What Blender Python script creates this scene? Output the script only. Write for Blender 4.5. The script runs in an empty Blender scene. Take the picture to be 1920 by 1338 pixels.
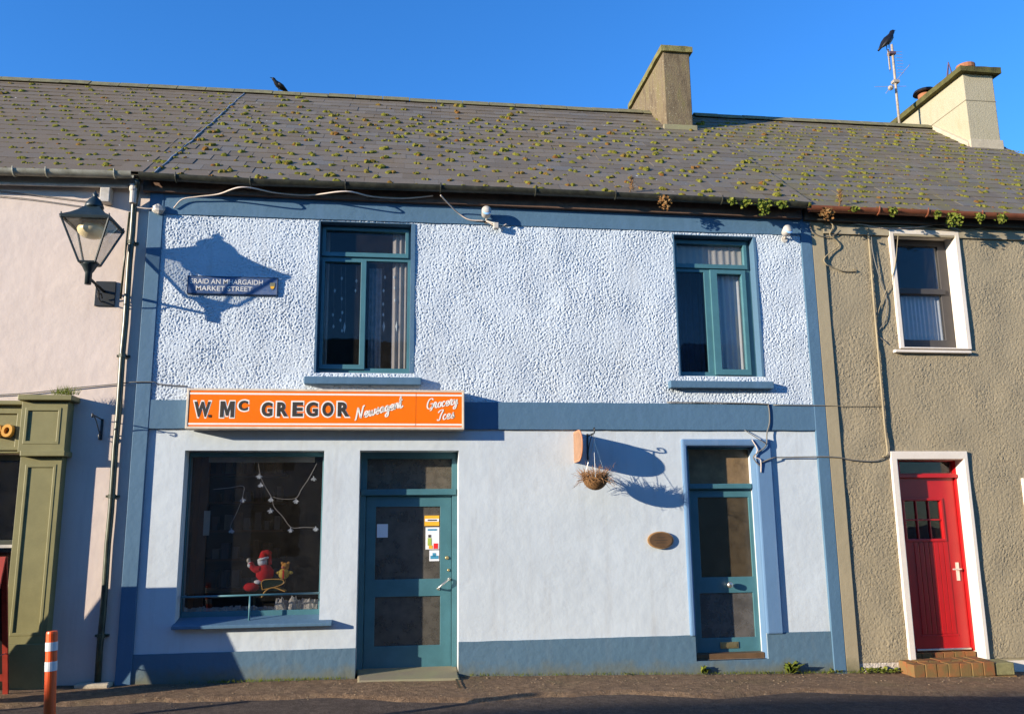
import bpy, math, random
import numpy as np
from mathutils import Vector, Matrix, noise as mnoise
random.seed(7); np.random.seed(7)
R = math.radians
scene = bpy.context.scene
col = scene.collection

# ------------------------------------------------------------------ camera, sky, sun, exposure
FPX = 1600.0                                   # focal length in photo pixels (photo 1920 x 1338)
YAW, PITCH, ROLL = R(7.54034), R(10.91404), R(-0.64078)
CAMP = Vector((0.0, -10.0, 1.7))
_f = Vector((math.sin(YAW)*math.cos(PITCH), math.cos(YAW)*math.cos(PITCH), math.sin(PITCH)))
_r0 = Vector((math.cos(YAW), -math.sin(YAW), 0)); _u0 = _r0.cross(_f)
AX_R = _r0*math.cos(ROLL) + _u0*math.sin(ROLL)
AX_U = -_r0*math.sin(ROLL) + _u0*math.cos(ROLL)
AX_F = _f
cd = bpy.data.cameras.new('camera'); cam = bpy.data.objects.new('camera', cd); col.objects.link(cam)
cd.sensor_fit = 'HORIZONTAL'; cd.sensor_width = 36; cd.lens = 36*FPX/1920; cd.clip_end = 2000
mw = Matrix((AX_R, AX_U, -AX_F)).transposed().to_4x4(); mw.translation = CAMP
cam.matrix_world = mw
scene.camera = cam

SK, SM = 2.4, 0.54                              # sideways run and drop of the sunlight per metre towards the wall
SUNV = Vector((-SK, -1, SM)).normalized()
w = bpy.data.worlds.new('World'); scene.world = w; w.use_nodes = True
nt = w.node_tree; nt.nodes.clear()
sky = nt.nodes.new('ShaderNodeTexSky'); sky.sky_type = 'NISHITA'; sky.sun_disc = False
sky.sun_elevation = math.asin(SUNV.z); sky.sun_rotation = math.atan2(SUNV.x, SUNV.y)
sky.altitude = 0; sky.air_density = 1.0; sky.dust_density = 0.0; sky.ozone_density = 4.0
hsv = nt.nodes.new('ShaderNodeHueSaturation'); hsv.inputs['Saturation'].default_value = 1.15
bg = nt.nodes.new('ShaderNodeBackground'); bg.inputs['Strength'].default_value = 0.14
wo = nt.nodes.new('ShaderNodeOutputWorld')
tn = nt.nodes.new('ShaderNodeMix'); tn.data_type = 'RGBA'; tn.blend_type = 'MULTIPLY'; tn.inputs[0].default_value = 1; tn.inputs[7].default_value = (.84, 1.0, 1.25, 1)   # cold white balance of a clear winter sky
nt.links.new(sky.outputs[0], hsv.inputs['Color']); nt.links.new(hsv.outputs[0], tn.inputs[6]); nt.links.new(tn.outputs[2], bg.inputs[0]); nt.links.new(bg.outputs[0], wo.inputs[0])
sd = bpy.data.lights.new('sun', 'SUN'); sd.energy = 5.0; sd.angle = R(0.5); sd.color = (1.0, 0.885, 0.72)
so = bpy.data.objects.new('sun', sd); col.objects.link(so)
so.rotation_euler = SUNV.to_track_quat('Z', 'Y').to_euler()
scene.view_settings.view_transform = 'Standard'; scene.view_settings.look = 'None'
scene.view_settings.exposure = 1.0; scene.view_settings.gamma = 1.0
scene.view_settings.use_curve_mapping = False

# ------------------------------------------------------------------ pixel -> place helpers
def ray(px, py):
    return AX_R*((px-960)/FPX) + AX_U*(-(py-669)/FPX) + AX_F
def un(px, py, Y=0.0):
    d = ray(px, py); t = (Y-CAMP.y)/d.y
    return CAMP.x+d.x*t, CAMP.z+d.z*t
def P3(px, py, Y=0.0):
    x, z = un(px, py, Y); return Vector((x, Y, z))
def rect(x0, y0, x1, y1, Y=0.0):
    a, b = un(x0, y0, Y), un(x1, y1, Y)
    return [a[0], b[0], b[1], a[1]]             # x0,x1,z0,z1
def lerp(a, b, t): return a+(b-a)*t
GX = [-40, -8, -2.9, -1.95, .68, 3.3, 5.2, 8, 12, 40]; GZ = [.5, .15, .04, .03, .0125, -.055, -.1, -.17, -.27, -.6]
def gz(X, Y=0.0): return float(np.interp(X, GX, GZ)) + .02*max(min(Y, 0), -3)
def ung(px, py):
    d = ray(px, py); z = 0
    for i in range(30):
        p = CAMP + d*((z-CAMP.z)/d.z); z = gz(p.x, p.y)
    return Vector((p.x, p.y, z))

# ------------------------------------------------------------------ materials
def mk(name):
    m = bpy.data.materials.new(name); m.use_nodes = True; t = m.node_tree; t.nodes.clear()
    o = t.nodes.new('ShaderNodeOutputMaterial'); b = t.nodes.new('ShaderNodeBsdfPrincipled')
    t.links.new(b.outputs[0], o.inputs[0])
    return m, t, b, o
def N(t, typ, **k):
    n = t.nodes.new(typ)
    for a, v in k.items(): setattr(n, a, v)
    return n
def setspec(b, v):
    b.inputs['Specular IOR Level'].default_value = v
def noise(t, scale, detail=4, rough=.55, vec=None, stretch=None):
    g = N(t, 'ShaderNodeNewGeometry')
    n = N(t, 'ShaderNodeTexNoise'); n.inputs['Scale'].default_value = scale
    n.inputs['Detail'].default_value = detail; n.inputs['Roughness'].default_value = rough
    src = g.outputs['Position']
    if stretch:
        mp = N(t, 'ShaderNodeMapping'); mp.inputs['Scale'].default_value = stretch
        t.links.new(src, mp.inputs[0]); src = mp.outputs[0]
    t.links.new(src, n.inputs['Vector'])
    return n.outputs['Fac']
def ramp(t, fac, stops):
    r = N(t, 'ShaderNodeValToRGB'); e = r.color_ramp.elements
    while len(e) < len(stops): e.new(.5)
    for i, (p, c) in enumerate(stops):
        e[i].position = p; e[i].color = (*c, 1) if len(c) == 3 else c
    t.links.new(fac, r.inputs[0]); return r.outputs[0]
def mixc(t, fac, a, b, mode='MIX'):
    m = N(t, 'ShaderNodeMix', data_type='RGBA', blend_type=mode)
    for s, v in ((0, fac), (6, a), (7, b)):
        if isinstance(v, (int, float)): m.inputs[s].default_value = v
        elif isinstance(v, (tuple, list)): m.inputs[s].default_value = (*v, 1) if len(v) == 3 else v
        else: t.links.new(v, m.inputs[s])
    return m.outputs[2]
def math_(t, op, a, b=0.0, clamp=False):
    m = N(t, 'ShaderNodeMath', operation=op, use_clamp=clamp)
    for i, v in enumerate((a, b)):
        if isinstance(v, (int, float)): m.inputs[i].default_value = v
        else: t.links.new(v, m.inputs[i])
    return m.outputs[0]
def bumpn(t, b, h, strength, dist):
    bp = N(t, 'ShaderNodeBump'); bp.inputs['Strength'].default_value = strength; bp.inputs['Distance'].default_value = dist
    t.links.new(h, bp.inputs['Height']); t.links.new(bp.outputs[0], b.inputs['Normal'])
def sc(c, f): return tuple(min(1, x*f) for x in c)
def paint(name, c, rough=.6, var=.1, vs=5, bump=.0, bs=60, dist=.004, c2=None, spec=.3, metal=0, fine=True):
    m, t, b, o = mk(name)
    n1 = noise(t, vs, 6, .6)
    cc = ramp(t, n1, [(.3, sc(c, 1-var)), (.7, c2 if c2 else sc(c, 1+var))])
    if fine:
        n2 = noise(t, vs*14, 3, .6)
        cc = mixc(t, ramp(t, n2, [(.35, (.0,)*3), (.75, (.35,)*3)]), cc, sc(c, .8))
    t.links.new(cc, b.inputs['Base Color'])
    b.inputs['Roughness'].default_value = rough; b.inputs['Metallic'].default_value = metal; setspec(b, spec)
    if bump: bumpn(t, b, noise(t, bs, 5, .6), bump, dist)
    return m
def zpos(t):
    g = N(t, 'ShaderNodeNewGeometry'); s = N(t, 'ShaderNodeSeparateXYZ'); t.links.new(g.outputs['Position'], s.inputs[0]); return s.outputs
def wallmat(name, c, rough=.85, bump=.35, bs=9, dist=.02, stain=(.25, .2, .15), st=.35, base=None, fineb=180):
    """painted render: cloudy colour, runs of dirt, trowel relief"""
    m, t, b, o = mk(name)
    n1 = noise(t, 1.3, 6, .6)
    cc = ramp(t, n1, [(.3, sc(c, .93)), (.7, sc(c, 1.05))])
    run = noise(t, 2.2, 6, .65, stretch=(3.5, 3.5, .35))
    cc = mixc(t, math_(t, 'MULTIPLY', ramp(t, run, [(.52, (0,)*3), (.8, (1,)*3)]), st), cc, mixc(t, .6, cc, stain))
    spk = noise(t, 55, 2, .5)
    cc = mixc(t, math_(t, 'MULTIPLY', ramp(t, spk, [(.68, (0,)*3), (.76, (1,)*3)]), .25), cc, stain)
    if base:                                     # splash-back dirt and algae that grows up from the pavement
        z = zpos(t)
        hgt = math_(t, 'ADD', z[2], math_(t, 'MULTIPLY', z[0], .02))
        nn = noise(t, 5, 5, .65)
        f = math_(t, 'SUBTRACT', math_(t, 'ADD', math_(t, 'MULTIPLY', nn, .34), .02), hgt)
        f = math_(t, 'MULTIPLY', f, 5.0, True)
        cc = mixc(t, math_(t, 'MULTIPLY', f, .8), cc, base)
    t.links.new(cc, b.inputs['Base Color']); b.inputs['Roughness'].default_value = rough; setspec(b, .2)
    h = math_(t, 'ADD', noise(t, bs, 5, .5), math_(t, 'MULTIPLY', noise(t, fineb, 3, .6), .12))
    bumpn(t, b, h, bump, dist)
    return m
BLUE = (.078, .15, .225); TEAL = (.058, .158, .185)
MT = {}
MT['wall_blue'] = wallmat('pale_blue_render', (.50, .55, .575), bump=.3, bs=7, stain=(.3, .27, .23), st=.5, base=(.24, .2, .14))
MT['rough_blue'] = wallmat('pale_blue_roughcast', (.505, .565, .615), .9, .35, 150, .006, stain=(.3, .28, .25), st=.45, fineb=300)
MT['trim'] = wallmat('blue_trim_paint', BLUE, .55, .35, 14, .012, stain=(.11, .2, .33), st=.6)
MT['plinth'] = wallmat('blue_plinth_paint', (.085, .15, .205), .6, .45, 12, .015, stain=(.15, .18, .2), st=.5, base=(.14, .13, .07))
MT['pink'] = wallmat('pale_pink_render', (.62, .52, .45), bump=.35, bs=6, stain=(.4, .3, .25), st=.5)
MT['olive'] = paint('olive_roughcast', (.30, .248, .16), .9, .08, 2, .35, 150, .005, fine=True)
MT['quoin'] = wallmat('olive_quoin', (.33, .275, .175), .8, .3, 14, .01, stain=(.12, .11, .05), st=.4, base=(.09, .09, .04))
MT['white'] = paint('white_plaster', (.68, .61, .52), .7, .05, 4, .2, 40, .004)
MT['teal'] = paint('teal_gloss_paint', TEAL, .38, .12, 6, .08, 40, .003, spec=.45)
MT['red'] = paint('red_door_paint', (.40, .008, .010), .3, .1, 5, spec=.5)
MT['charcoal'] = paint('charcoal_frame', (.06, .055, .052), .5, .1, 8)
MT['green'] = paint('olive_green_paint', (.215, .195, .085), .5, .12, 5, .1, 30, .003)
MT['gutter_black'] = paint('black_gutter', (.028, .028, .022), .4, .3, 12, c2=(.06, .06, .04))
MT['gutter_cream'] = paint('weathered_cream_gutter', (.24, .23, .17), .6, .3, 9, c2=(.36, .35, .28))
MT['gutter_brown'] = paint('red_brown_gutter', (.20, .065, .03), .5, .25, 9)
MT['fascia'] = paint('brown_fascia_board', (.13, .075, .048), .6, .3, 9)
MT['pipe'] = paint('green_black_pipe', (.03, .035, .022), .35, .4, 10, c2=(.08, .09, .05), spec=.5)
MT['iron'] = paint('black_iron', (.012, .014, .014), .45, .2, 20, spec=.5)
MT['lampgreen'] = paint('dark_green_lantern_paint', (.014, .026, .028), .4, .2, 20, spec=.5)
MT['steel'] = paint('worn_steel', (.55, .53, .48), .35, .1, 20, metal=.9)
MT['brass'] = paint('dull_brass', (.42, .33, .16), .4, .2, 20, metal=.8)
MT['orange'] = paint('orange_sign_face', (.92, .17, .0), .35, .05, 3, spec=.4)
MT['cream'] = paint('cream_sign_edge', (.62, .53, .41), .6, .15, 8)
MT['ink'] = paint('dark_grey_lettering', (.045, .038, .03), .5, .1, 9)
MT['whitepaint'] = paint('white_lettering', (.82, .78, .70), .5, .04, 9)
MT['gold'] = paint('gold_lettering', (.75, .38, .07), .35, .1, 9, spec=.6)
MT['plateblue'] = paint('enamel_street_plate', (.04, .10, .25), .3, .2, 14, c2=(.16, .19, .26))
MT['cable_white'] = paint('white_cable', (.60, .50, .42), .6, .1, 9)
MT['cable_grey'] = paint('grey_cable', (.16, .15, .13), .6, .2, 9)
MT['cable_tan'] = paint('painted_tan_cable', (.27, .22, .135), .6, .2, 9)
MT['concrete'] = paint('old_concrete', (.27, .22, .15), .9, .2, 4, .5, 70, .006, c2=(.24, .23, .12))
MT['coir'] = paint('coir_liner', (.17, .085, .03), .95, .3, 30, .8, 90, .01)
MT['drystem'] = paint('dry_stems', (.27, .14, .06), .9, .4, 15)
MT['wood'] = paint('varnished_wood', (.12, .07, .035), .5, .25, 8, .2, 30, .003)
MT['copper'] = paint('salmon_board_edge', (.46, .21, .115), .6, .15, 12)
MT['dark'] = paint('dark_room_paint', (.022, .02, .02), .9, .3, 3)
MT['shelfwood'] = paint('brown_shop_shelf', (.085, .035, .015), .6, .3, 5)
MT['net'] = paint('net_curtain', (.72, .70, .66), .9, .05, 9)
MT['beigecurtain'] = paint('beige_curtain', (.52, .44, .37), .9, .1, 9)
MT['cotton'] = paint('cotton_wool_snow', (.72, .62, .52), 1, .15, 20, 1, 60, .02)
MT['plushred'] = paint('red_plush', (.55, .008, .012), .9, .15, 20)
MT['plushwhite'] = paint('white_plush', (.75, .72, .7), .95, .05, 20)
MT['plushyellow'] = paint('yellow_plush', (.66, .44, .08), .9, .2, 20)
MT['bollard'] = paint('orange_plastic', (.85, .10, .015), .4, .08, 9, spec=.4)
MT['reflect'] = paint('silver_reflective_band', (.6, .62, .62), .35, .1, 20)
MT['boardred'] = paint('red_board_frame', (.33, .035, .02), .5, .2, 9)
MT['slab'] = paint('lead_flashing', (.22, .26, .33), .6, .3, 9, c2=(.34, .36, .38))
MT['crow'] = paint('black_feathers', (.008, .008, .01), .5, .3, 20)
MT['terracotta'] = paint('terracotta_pot', (.30, .12, .055), .85, .25, 9)
MT['capmoss'] = paint('mossy_cap', (.15, .13, .05), .95, .3, 10, .8, 60, .02, c2=(.24, .22, .08))
MT['mossblock'] = paint('mossy_stone_block', (.22, .2, .09), .95, .3, 14, .6, 60, .01)
MT['paper'] = paint('paper', (.75, .76, .78), .7, .03, 9)
MT['blackplastic'] = paint('black_plastic', (.015, .015, .015), .4, .1, 9)
MT['snowframe'] = MT['plushwhite']

def chimneymat(name, c, c2, c3):
    m, t, b, o = mk(name)
    cc = ramp(t, noise(t, 3.4, 7, .7, stretch=(2.0, 2.0, .6)), [(.3, c), (.5, c2), (.72, c3)])
    cc = mixc(t, ramp(t, noise(t, 26, 3, .6), [(.63, (0,)*3), (.69, (.8,)*3)]), cc, (.40, .36, .25))
    t.links.new(cc, b.inputs['Base Color']); b.inputs['Roughness'].default_value = .95; setspec(b, .15)
    bumpn(t, b, noise(t, 35, 6, .65), .6, .015); return m
MT['chimney_a'] = chimneymat('weathered_render_chimney', (.085, .062, .04), (.17, .13, .08), (.15, .13, .05))
MT['chimney_b'] = chimneymat('cream_render_chimney', (.33, .29, .2), (.37, .325, .225), (.32, .28, .18))
def slatemat():
    m, t, b, o = mk('slate')
    oi = N(t, 'ShaderNodeObjectInfo'); g = N(t, 'ShaderNodeNewGeometry')
    rnd = math_(t, 'FRACT', math_(t, 'ADD', oi.outputs['Random'], g.outputs['Random Per Island']))
    cc = ramp(t, rnd, [(0, (.115, .097, .075)), (.45, (.142, .12, .094)), (.8, (.158, .137, .111)), (1, (.128, .122, .112))])
    big = noise(t, .9, 6, .65)
    cc = mixc(t, ramp(t, big, [(.42, (0,)*3), (.7, (.7,)*3)]), cc, (.175, .128, .075))
    spk = noise(t, 38, 3, .55)
    cc = mixc(t, ramp(t, spk, [(.62, (0,)*3), (.74, (.6,)*3)]), cc, (.2, .18, .13))
    xp = zpos(t)[0]                              # the left roof is browner, the right one grown over with green film
    left = math_(t, 'MULTIPLY', math_(t, 'SUBTRACT', -2.75, xp), 3.0, True)
    cc = mixc(t, math_(t, 'MULTIPLY', left, .55), cc, (.15, .112, .07))
    right = math_(t, 'MULTIPLY', math_(t, 'SUBTRACT', xp, 3.6), .6, True)
    film = ramp(t, noise(t, 3.2, 6, .7, stretch=(1.6, .45, .45)), [(.45, (0,)*3), (.68, (.7,)*3)])
    cc = mixc(t, math_(t, 'MULTIPLY', right, film), cc, (.155, .135, .04))
    drop = noise(t, 16, 1, .4)
    cc = mixc(t, ramp(t, drop, [(.80, (0,)*3), (.82, (1,)*3)]), cc, (.55, .55, .52))
    t.links.new(cc, b.inputs['Base Color']); b.inputs['Roughness'].default_value = .72; setspec(b, .25)
    bumpn(t, b, noise(t, 60, 5, .6), .35, .006); return m
MT['slate'] = slatemat()
def mossmat(name, stops):
    m, t, b, o = mk(name)
    g = N(t, 'ShaderNodeNewGeometry')
    cc = ramp(t, g.outputs['Random Per Island'], stops)
    cc = mixc(t, ramp(t, noise(t, 60, 3), [(.35, (0,)*3), (.7, (.6,)*3)]), cc, (.06, .055, .012))
    t.links.new(cc, b.inputs['Base Color']); b.inputs['Roughness'].default_value = 1; setspec(b, .05)
    bumpn(t, b, noise(t, 150, 4, .7), .9, .01); return m
MT['moss'] = mossmat('roof_moss', [(0, (.15, .15, .02)), (.55, (.205, .195, .032)), (.82, (.18, .14, .03)), (.94, (.23, .11, .03)), (1, (.2, .08, .024))])
MT['leaf'] = mossmat('weed_leaf', [(0, (.09, .14, .02)), (.5, (.16, .2, .03)), (1, (.24, .24, .045))])
MT['leafdry'] = mossmat('dry_weed', [(0, (.22, .09, .03)), (.5, (.3, .15, .06)), (1, (.36, .22, .1))])
def brickmat():
    m, t, b, o = mk('step_brick')
    oi = N(t, 'ShaderNodeObjectInfo')
    cc = ramp(t, oi.outputs['Random'], [(0, (.22, .07, .03)), (.5, (.29, .11, .04)), (1, (.24, .12, .045))])
    cc = mixc(t, ramp(t, noise(t, 9, 5, .65), [(.36, (0,)*3), (.58, (.8,)*3)]), cc, (.15, .115, .045))
    t.links.new(cc, b.inputs['Base Color']); b.inputs['Roughness'].default_value = .9; setspec(b, .15)
    bumpn(t, b, noise(t, 70, 5, .65), .6, .006); return m
MT['brick'] = brickmat()
def roadmat(name, c1, c2, c3, spk, bs):
    m, t, b, o = mk(name)
    cc = ramp(t, noise(t, 1.6, 7, .65), [(.3, c1), (.52, c2), (.72, c3)])
    cc = mixc(t, ramp(t, noise(t, 13, 5, .7), [(.42, (.75,)*3), (.6, (0,)*3)]), cc, sc(c1, .72))
    cc = mixc(t, ramp(t, noise(t, 90, 2, .5), [(.60, (0,)*3), (.68, (.65,)*3)]), cc, spk)
    cc = mixc(t, ramp(t, noise(t, 40, 3, .6), [(.25, (.7,)*3), (.45, (0,)*3)]), cc, sc(c1, .55))
    t.links.new(cc, b.inputs['Base Color']); b.inputs['Roughness'].default_value = .9; setspec(b, .2)
    bumpn(t, b, math_(t, 'ADD', noise(t, bs, 4, .7), math_(t, 'MULTIPLY', noise(t, 14, 5, .65), 1.6)), 1.0, .016); return m
MT['road'] = roadmat('asphalt', (.08, .058, .045), (.105, .08, .064), (.135, .10, .075), (.25, .2, .16), 120)
MT['path'] = roadmat('worn_tar_footpath', (.16, .10, .058), (.25, .16, .092), (.17, .125, .06), (.36, .27, .18), 70)
def glassmat(name, tint=(.86, .88, .9), wavy=.0, rough=.0, boost=1.0, dust=0.0):
    m, t, b, o = mk(name); t.nodes.remove(b)
    tr = N(t, 'ShaderNodeBsdfTransparent'); tr.inputs[0].default_value = (*tint, 1)
    gl = N(t, 'ShaderNodeBsdfGlossy'); gl.inputs['Roughness'].default_value = rough; gl.inputs[0].default_value = (1, 1, 1, 1)
    fr = N(t, 'ShaderNodeFresnel'); fr.inputs[0].default_value = 1.5
    if wavy:
        bp = N(t, 'ShaderNodeBump'); bp.inputs['Strength'].default_value = wavy; bp.inputs['Distance'].default_value = .02
        t.links.new(noise(t, 2.5, 2), bp.inputs['Height']); t.links.new(bp.outputs[0], gl.inputs['Normal'])
    mx = N(t, 'ShaderNodeMixShader')
    t.links.new(math_(t, 'MULTIPLY', fr.outputs[0], boost, True), mx.inputs[0]); t.links.new(tr.outputs[0], mx.inputs[1]); t.links.new(gl.outputs[0], mx.inputs[2])
    if dust:                                     # film of grime on the pane
        df = N(t, 'ShaderNodeBsdfDiffuse'); df.inputs[0].default_value = (.55, .48, .38, 1); m2 = N(t, 'ShaderNodeMixShader')
        t.links.new(math_(t, 'MULTIPLY', ramp(t, noise(t, 7, 6, .7), [(.3, (.25,)*3), (.75, (1.6,)*3)]), dust), m2.inputs[0])
        t.links.new(mx.outputs[0], m2.inputs[1]); t.links.new(df.outputs[0], m2.inputs[2]); mx = m2
    t.links.new(mx.outputs[0], o.inputs[0]); return m
MT['glass'] = glassmat('window_glass', wavy=.06, boost=.42, dust=.012)
MT['shopglass'] = glassmat('shop_window_glass', wavy=.05, boost=.6, dust=.012)
MT['lampglass'] = glassmat('lantern_glass', (.95, .95, .93), boost=.35, dust=.10)
def obscure(name, c, tr=.25):
    """dusty textured door glass: partly scatters, partly lets light through"""
    m, t, b, o = mk(name)
    cc = ramp(t, noise(t, 6, 6, .65), [(.3, sc(c, .6)), (.7, sc(c, 1.35))])
    t.links.new(cc, b.inputs['Base Color']); b.inputs['Roughness'].default_value = .18; setspec(b, .6)
    bumpn(t, b, noise(t, 110, 2, .5), .5, .003)
    tp = N(t, 'ShaderNodeBsdfTransparent'); tp.inputs[0].default_value = (.7, .7, .68, 1)
    mx = N(t, 'ShaderNodeMixShader'); mx.inputs[0].default_value = tr
    t.links.new(b.outputs[0], mx.inputs[1]); t.links.new(tp.outputs[0], mx.inputs[2]); t.links.new(mx.outputs[0], o.inputs[0]); return m
MT['obscure'] = obscure('dusty_obscure_glass', (.10, .092, .078), .2)
MT['obscure_b'] = obscure('brown_obscure_glass', (.085, .062, .035), .25)
MT['obscure_g'] = obscure('grey_obscure_glass', (.13, .12, .11), .3)
def bulbmat():
    m, t, b, o = mk('amber_lamp_bowl'); b.inputs['Base Color'].default_value = (.68, .56, .33, 1); b.inputs['Roughness'].default_value = .3; return m
MT['bulb'] = bulbmat()

# ------------------------------------------------------------------ mesh building
class MB:
    def __init__(s): s.v = []; s.f = []
    def add(s, v, f):
        o = len(s.v); s.v += [tuple(p) for p in v]; s.f += [tuple(i+o for i in q) for q in f]; return s
    def box(s, x0, x1, y0, y1, z0, z1):
        return s.add([(x0,y0,z0),(x1,y0,z0),(x1,y1,z0),(x0,y1,z0),(x0,y0,z1),(x1,y0,z1),(x1,y1,z1),(x0,y1,z1)],
                     [(0,1,5,4),(1,2,6,5),(2,3,7,6),(3,0,4,7),(4,5,6,7),(3,2,1,0)])
    def hexa(s, p):                               # 8 corners in box order
        return s.add(p, [(0,1,5,4),(1,2,6,5),(2,3,7,6),(3,0,4,7),(4,5,6,7),(3,2,1,0)])
    def plate(s, r, holes, y0, y1, back=True):
        """slab with rectangular holes: r and holes are x0,x1,z0,z1; front y0, back y1"""
        x0, x1, z0, z1 = r
        hs = [(max(h[0], x0), min(h[1], x1), max(h[2], z0), min(h[3], z1)) for h in holes]
        xs = sorted({x0, x1, *[h[0] for h in hs], *[h[1] for h in hs]}); zs = sorted({z0, z1, *[h[2] for h in hs], *[h[3] for h in hs]})
        idx = {}
        def vi(i, j, k):
            if (i, j, k) not in idx:
                idx[(i, j, k)] = len(s.v); s.v.append((xs[i], (y0, y1)[k], zs[j]))
            return idx[(i, j, k)]
        nx, nz = len(xs)-1, len(zs)-1
        def solid(i, j):
            if i < 0 or j < 0 or i >= nx or j >= nz: return False
            cx, cz = (xs[i]+xs[i+1])/2, (zs[j]+zs[j+1])/2
            return not any(h[0] < cx < h[1] and h[2] < cz < h[3] for h in hs)
        for i in range(nx):
            for j in range(nz):
                if not solid(i, j): continue
                s.f.append((vi(i,j,0), vi(i+1,j,0), vi(i+1,j+1,0), vi(i,j+1,0)))
                if back: s.f.append((vi(i,j+1,1), vi(i+1,j+1,1), vi(i+1,j,1), vi(i,j,1)))
                if not solid(i-1, j): s.f.append((vi(i,j,1), vi(i,j,0), vi(i,j+1,0), vi(i,j+1,1)))
                if not solid(i+1, j): s.f.append((vi(i+1,j,0), vi(i+1,j,1), vi(i+1,j+1,1), vi(i+1,j+1,0)))
                if not solid(i, j-1): s.f.append((vi(i,j,1), vi(i+1,j,1), vi(i+1,j,0), vi(i,j,0)))
                if not solid(i, j+1): s.f.append((vi(i,j+1,0), vi(i+1,j+1,0), vi(i+1,j+1,1), vi(i,j+1,1)))
        return s
    def tube(s, pts, r, n=8, cap=True):
        pts = [Vector(p) for p in pts]; rs = r if isinstance(r, (list, tuple)) else [r]*len(pts)
        o = len(s.v); prev = None
        for i, p in enumerate(pts):
            d = (pts[min(i+1, len(pts)-1)]-pts[max(i-1, 0)]).normalized()
            if prev is None: a = d.orthogonal().normalized()
            else:
                a = prev - d*prev.dot(d); a = a.normalized() if a.length > 1e-6 else d.orthogonal().normalized()
            prev = a; b = d.cross(a)
            for k in range(n):
                t = 2*math.pi*k/n; s.v.append(tuple(p+(a*math.cos(t)+b*math.sin(t))*rs[i]))
        for i in range(len(pts)-1):
            for k in range(n):
                k2 = (k+1) % n
                s.f.append((o+i*n+k, o+i*n+k2, o+(i+1)*n+k2, o+(i+1)*n+k))
        if cap:
            s.f.append(tuple(o+k for k in reversed(range(n)))); e = o+(len(pts)-1)*n; s.f.append(tuple(e+k for k in range(n)))
        return s
    def lathe(s, prof, c=(0, 0, 0), n=16, mat=None, ang0=0.0):
        """prof: list of (radius, z) from bottom to top"""
        c = Vector(c); o = len(s.v)
        for rr, z in prof:
            for k in range(n):
                t = 2*math.pi*k/n+ang0; p = Vector((rr*math.cos(t), rr*math.sin(t), z))
                if mat: p = mat @ p
                s.v.append(tuple(c+p))
        for i in range(len(prof)-1):
            for k in range(n):
                k2 = (k+1) % n; s.f.append((o+i*n+k, o+i*n+k2, o+(i+1)*n+k2, o+(i+1)*n+k))
        s.f.append(tuple(o+k for k in reversed(range(n)))); e = o+(len(prof)-1)*n; s.f.append(tuple(e+k for k in range(n)))
        return s
    def prism(s, poly, fn, d0, d1):
        """poly 2-D outline; fn(u, v, d) -> point"""
        n = len(poly); o = len(s.v)
        for d in (d0, d1):
            for u, v in poly: s.v.append(tuple(fn(u, v, d)))
        s.f.append(tuple(o+i for i in range(n))); s.f.append(tuple(o+n+i for i in reversed(range(n))))
        for i in range(n):
            j = (i+1) % n; s.f.append((o+j, o+i, o+n+i, o+n+j))
        return s
    def sweepx(s, prof, path):
        """prof: list of (dy, dz); path: list of points running along x"""
        o = len(s.v); n = len(prof)
        for p in path:
            for dy, dz in prof: s.v.append((p[0], p[1]+dy, p[2]+dz))
        for i in range(len(path)-1):
            for k in range(n-1):
                s.f.append((o+i*n+k, o+i*n+k+1, o+(i+1)*n+k+1, o+(i+1)*n+k))
        return s
    def blob(s, c, r, seed=0, n=8, m=6, amp=.2, freq=3):
        c = Vector(c); rx, ry, rz = (r, r, r) if isinstance(r, (int, float)) else r; o = len(s.v)
        for i in range(m+1):
            th = math.pi*i/m
            for k in range(n):
                ph = 2*math.pi*k/n
                d = Vector((math.sin(th)*math.cos(ph), math.sin(th)*math.sin(ph), math.cos(th)))
                q = 1+amp*mnoise.noise(d*freq+Vector((seed*3.1, seed, 0)))*1.6
                s.v.append((c.x+d.x*rx*q, c.y+d.y*ry*q, c.z+d.z*rz*q))
        for i in range(m):
            for k in range(n):
                k2 = (k+1) % n; s.f.append((o+i*n+k, o+(i+1)*n+k, o+(i+1)*n+k2, o+i*n+k2))
        return s
    def build(s, name, mat, parent=None, smooth=False, bevel=0, recalc=False):
        root = parent
        while root is not None and root.parent is not None: root = root.parent
        off = Vector(root.location) if root is not None else Vector((0, 0, 0))
        me = bpy.data.meshes.new(name)
        me.from_pydata([(v[0]-off.x, v[1]-off.y, v[2]-off.z) for v in s.v], [], s.f)
        me.materials.append(MT[mat] if isinstance(mat, str) else mat)
        if recalc:
            import bmesh
            bm = bmesh.new(); bm.from_mesh(me); bmesh.ops.recalc_face_normals(bm, faces=bm.faces); bm.to_mesh(me); bm.free()
        if smooth: me.polygons.foreach_set('use_smooth', [True]*len(me.polygons))
        me.update()
        o = bpy.data.objects.new(name, me); col.objects.link(o); o.parent = parent
        if bevel:
            b = o.modifiers.new('bevel', 'BEVEL'); b.width = bevel; b.segments = 2; b.limit_method = 'ANGLE'
        return o
def tag(o, label=None, cat=None, group=None, kind=None):
    if label: o['label'] = label
    if cat: o['category'] = cat
    if group: o['group'] = group
    if kind: o['kind'] = kind
    return o
def thing(name, label, cat, loc=(0, 0, 0), group=None):
    o = bpy.data.objects.new(name, None); o.empty_display_size = .1; col.objects.link(o); o.location = loc
    return tag(o, label, cat, group)
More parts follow.
